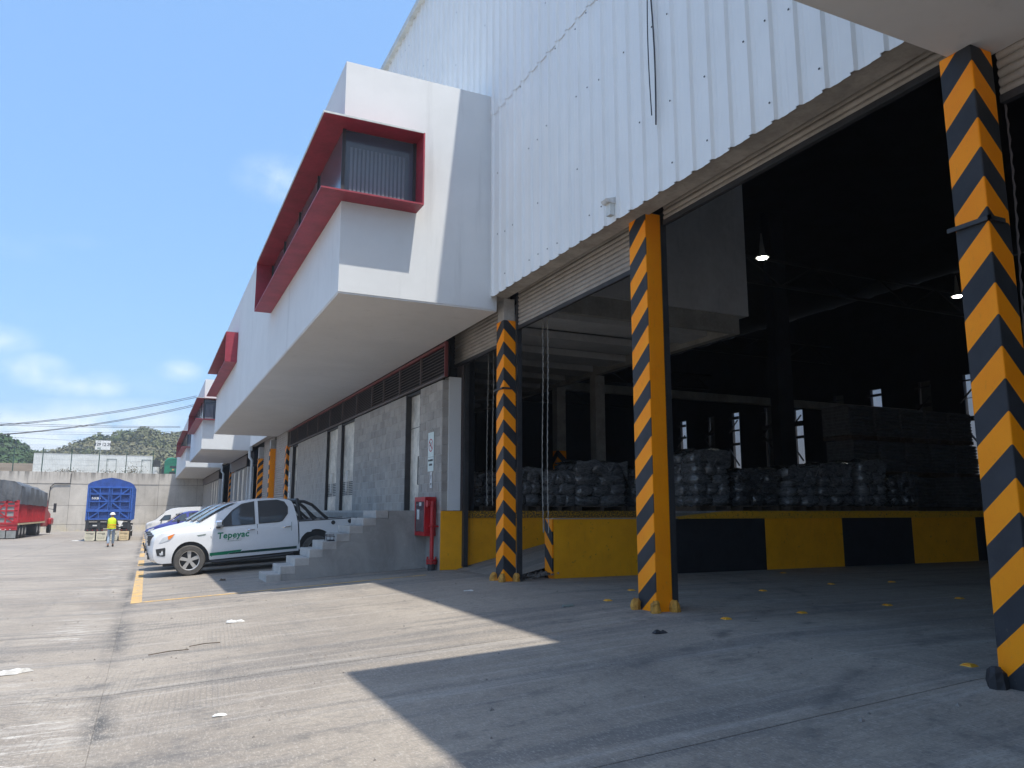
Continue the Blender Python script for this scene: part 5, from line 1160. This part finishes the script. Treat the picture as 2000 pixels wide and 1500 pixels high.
# ------------------------------------------------------------------ person
def skin_mesh(name, verts, edges, radii, mat, parent, root=0, sub=2):
    me = bpy.data.meshes.new(name); me.from_pydata(verts, edges, []); o = obj(name, me, parent)
    md = o.modifiers.new('skin', 'SKIN'); me.skin_vertices.new() if not me.skin_vertices else None
    for i, r in enumerate(radii):
        sv = me.skin_vertices[0].data[i]; sv.radius = (r, r) if isinstance(r, float) else r; sv.use_root = (i == root)
    md.use_smooth_shade = True; ss = o.modifiers.new('sub', 'SUBSURF'); ss.levels = sub; ss.render_levels = sub
    dg = bpy.context.evaluated_depsgraph_get(); dg.update(); m2 = bpy.data.meshes.new_from_object(o.evaluated_get(dg)); bpy.data.objects.remove(o); m2.materials.clear(); m2.materials.append(mat)
    m2.shade_smooth(); return obj(name, m2, parent)
px, py = -1.62, 45.4
pr = thing('person', 'person walking away in a white helmet and yellow vest, holding up a white sheet', 'person', (px, py, gz(px, py)), R(-4))
# facing +y (away from the camera); x to the right
J = [(0, 0, .95), (0, .0, 1.12), (0, .01, 1.30), (0, .0, 1.42), (0, .03, 1.50), (0, .05, 1.60), (0, .05, 1.68),
     (-.09, 0, .90), (-.10, .05, .50), (-.10, -.10, .12), (-.10, -.02, .05),
     (.09, 0, .90), (.10, .12, .52), (.09, .22, .12), (.09, .32, .05),
     (-.17, 0, 1.39), (-.23, .02, 1.14), (-.20, .22, 1.02), (-.17, .30, 1.05),
     (.17, 0, 1.39), (.24, .05, 1.14), (.26, .27, 1.10), (.27, .34, 1.14)]
E_ = [(0, 1), (1, 2), (2, 3), (3, 4), (4, 5), (5, 6), (0, 7), (7, 8), (8, 9), (9, 10), (0, 11), (11, 12), (12, 13), (13, 14), (3, 15), (15, 16), (16, 17), (17, 18), (3, 19), (19, 20), (20, 21), (21, 22)]
Rd = [(.14, .10), (.13, .10), (.155, .11), (.10, .08), .055, .085, .07, .088, .06, .045, .045, .088, .06, .045, .045, .055, .045, .035, .032, .055, .045, .035, .032]
skin_mesh('body', J, E_, Rd, M['skin'], pr)
skin_mesh('jeans', [(0, 0, .97), (-.09, 0, .88), (-.10, .05, .50), (-.10, -.09, .14), (.09, 0, .88), (.10, .12, .52), (.09, .21, .14)], [(0, 1), (1, 2), (2, 3), (0, 4), (4, 5), (5, 6)], [(.155, .115), .10, .075, .066, .10, .075, .066], M['jeans'], pr)
skin_mesh('shirt', [(0, 0, .92), (0, 0, 1.15), (0, .01, 1.32), (0, 0, 1.42), (-.17, 0, 1.39), (-.235, .02, 1.14), (-.205, .20, 1.035), (.17, 0, 1.39), (.245, .05, 1.14), (.262, .25, 1.105)], [(0, 1), (1, 2), (2, 3), (3, 4), (4, 5), (5, 6), (3, 7), (7, 8), (8, 9)], [(.155, .12), (.145, .115), (.165, .12), (.105, .085), .066, .055, .042, .066, .055, .042], M['navy'], pr)
vr = [(.93, .215, .165), (1.02, .20, .155), (1.12, .195, .15), (1.25, .205, .155), (1.36, .215, .15), (1.43, .185, .125), (1.475, .10, .085), (1.485, .07, .06)]; vs = []; n = 24
for (z, rx, ry) in vr:
    for i in range(n):
        a = 2*math.pi*i/n; q = 1+.02*math.sin(a*5+z*9); vs.append((rx*q*math.cos(a), ry*q*math.sin(a), z))
mb = MB(); mb.add(vs, [(j*n+i, j*n+(i+1) % n, (j+1)*n+(i+1) % n, (j+1)*n+i) for j in range(len(vr)-1) for i in range(n)]); mb.build('safety_vest', M['hiviz'], pr, True)
for z in (.985, 1.10):
    vs = []; n = 24
    for i in range(n):
        a = 2*math.pi*i/n; vs += [(.214*math.cos(a), .168*math.sin(a), z), (.214*math.cos(a), .168*math.sin(a), z+.05)]
    MB().add(vs, [(2*i, 2*((i+1) % n), 2*((i+1) % n)+1, 2*i+1) for i in range(n)]).build('vest_band', M['hivo'], pr, True)
vs = []; n = 20
for j in range(7):
    a = j/6*math.pi/2
    for i in range(n): b = 2*math.pi*i/n; vs.append((.128*math.cos(a)*math.cos(b), .05+.150*math.cos(a)*math.sin(b), 1.64+.125*math.sin(a)))
mb = MB(); mb.add(vs, [(j*n+i, j*n+(i+1) % n, (j+1)*n+(i+1) % n, (j+1)*n+i) for j in range(6) for i in range(n)]); mb.tube([(0, .06, 1.63), (0, .06, 1.645)], .155, 20); mb.build('hard_hat', M['helmet'], pr, True, None, 50)
skin_mesh('hair', [(0, .0, 1.60), (0, .03, 1.66)], [(0, 1)], [.085, .09], M['boot'], pr)
for (a, b) in (((-.10, -.13, .06), (-.10, .06, .045)), ((.09, .18, .06), (.09, .38, .045))): skin_mesh('boot', [a, ((a[0]+b[0])/2, (a[1]+b[1])/2, .055), b], [(0, 1), (1, 2)], [.055, .055, .04], M['boot'], pr)
for s, hx, hy, hz in ((-1, -.17, .32, 1.06), (1, .27, .36, 1.15)):
    h = obj('hand', None, pr)
    for f in range(5):
        a = -.03+f*.015; L_ = [.055, .08, .088, .08, .06][f]
        skin_mesh('finger', [(hx+a, hy-.03, hz), (hx+a, hy+L_*.45, hz+.008), (hx+a*1.1, hy+L_*.8, hz-.018)], [(0, 1), (1, 2)], [.013, .009, .007], M['skin'], h, sub=1)
ps = thing('paper_sheet', 'white paper sheet held up by the walking person', 'paper', (px+.36, py+.30, gz(px, py)+1.16), R(8))
mb = MB(); mb.add([(-.17, 0, .18), (.17, .05, .15), (.02, .03, -.16), (-.14, 0, -.10), (-.17, .004, .18), (.17, .054, .15), (.02, .034, -.16), (-.14, .004, -.10)], [(0, 1, 2, 3), (7, 6, 5, 4), (0, 1, 5, 4), (1, 2, 6, 5), (2, 3, 7, 6), (3, 0, 4, 7)]); mb.build('sheet', M['helmet'], ps)

# ------------------------------------------------------------------ litter
def scrap(x, y, w, d, h, lab, mat, seed, name='plastic_scrap', cat='litter', rz=0):
    rr = random.Random(seed); mb = MB(); n = 12; vs = []
    for r_, zz in ((1, .004), (.75, h), (.3, h*.7)):
        for i in range(n): a = 2*math.pi*i/n; q = r_*rr.uniform(.75, 1.1); vs.append((w/2*q*math.cos(a), d/2*q*math.sin(a), zz*rr.uniform(.4, 1.2)))
    mb.add(vs, [(j*n+i, j*n+(i+1) % n, (j+1)*n+(i+1) % n, (j+1)*n+i) for j in range(2) for i in range(n)]+[tuple(2*n+i for i in range(n))])
    o = mb.build(name, mat, None, True, (x, y, gz(x, y)+.002)); o.rotation_euler = (0, 0, rz); return tag(o, lab, cat)
scrap(-1.12, 9.45, .40, .16, .05, 'crumpled white plastic bag lying at the left edge of the yard', M['paper'], 1, 'plastic_bag', rz=.5)
scrap(1.21, 11.7, .26, .12, .03, 'white plastic wrapper on the sunlit concrete before the parking line', M['paper'], 2)
scrap(.62, 6.65, .12, .045, .015, 'small white scrap on the sunlit concrete near the bottom', M['paper'], 3)
scrap(-3.9, 58.5, 1.1, .5, .03, 'pale sheet lying left of the blue trailer', M['paper'], 4)
scrap(5.15, 7.2, .20, .10, .03, 'dark crumpled strap on the shaded floor near the middle column', M['ink'], 5)
scrap(5.35, 9.6, .22, .08, .03, 'small black and white scrap on the floor left of the middle column', M['wire'], 6)
scrap(4.95, 12.3, .20, .08, .02, 'white flake on the floor left of the far chevron column', M['paper'], 7)
scrap(6.65, 17.9-.9, .2, .1, .05, 'pale scrap beside the ramp edge', M['wire'], 8)
scrap(1.62, 18.6, .16, .08, .04, 'brown leaf by the bottom stair step', M['wood'], 9, 'leaf_scrap')
for i, (x, y, a, L_) in enumerate(((.12, 9.75, .15, .42), (.55, 10.0, .12, .34))):
    o = MB().tube([(0, 0, .015), (L_*.5, .02, .02), (L_, 0, .012)], .006, 6).build('stick', M['wood'], None, False, (x, y, gz(x, y)+.004)); o.rotation_euler = (0, -.055, a); tag(o, ['brown stick lying beside the dark ground seam', 'shorter thin stick beyond the brown one'][i], 'stick')
mb = MB(); rr = random.Random(9)
for k in range(420):
    x = rr.uniform(-4, 9); y = rr.uniform(2.5, 18); s = rr.uniform(.004, .014) if rr.random() < .93 else .022; z = gz(x, y)
    if x > 6.3 and y > 13.2: continue
    mb.add([(x-s, y-s, z), (x+s, y-s*.7, z), (x+s*.6, y+s, z), (x-s*.4, y+s*.8, z), (x, y, z+s*1.1)], [(0, 1, 4), (1, 2, 4), (2, 3, 4), (3, 0, 4)])
o = mb.build('grit', M['rock']); tag(o, 'loose grit scattered over the concrete', 'grit', kind='stuff')

# ------------------------------------------------------------------ thin summer haze
hm = bpy.data.materials.new('haze'); hm.use_nodes = True; hn = hm.node_tree.nodes; hn.clear()
ho = hn.new('ShaderNodeOutputMaterial'); hv = hn.new('ShaderNodeVolumePrincipled'); hv.inputs['Color'].default_value = (.88, .94, 1.0, 1); hv.inputs['Density'].default_value = .0007; hv.inputs['Anisotropy'].default_value = .3
hm.node_tree.links.new(hv.outputs[0], ho.inputs['Volume'])
hz = MB().box(-1450, 1450, -1450, 1450, -5, 52).build('haze', hm); tag(hz, kind='stuff')
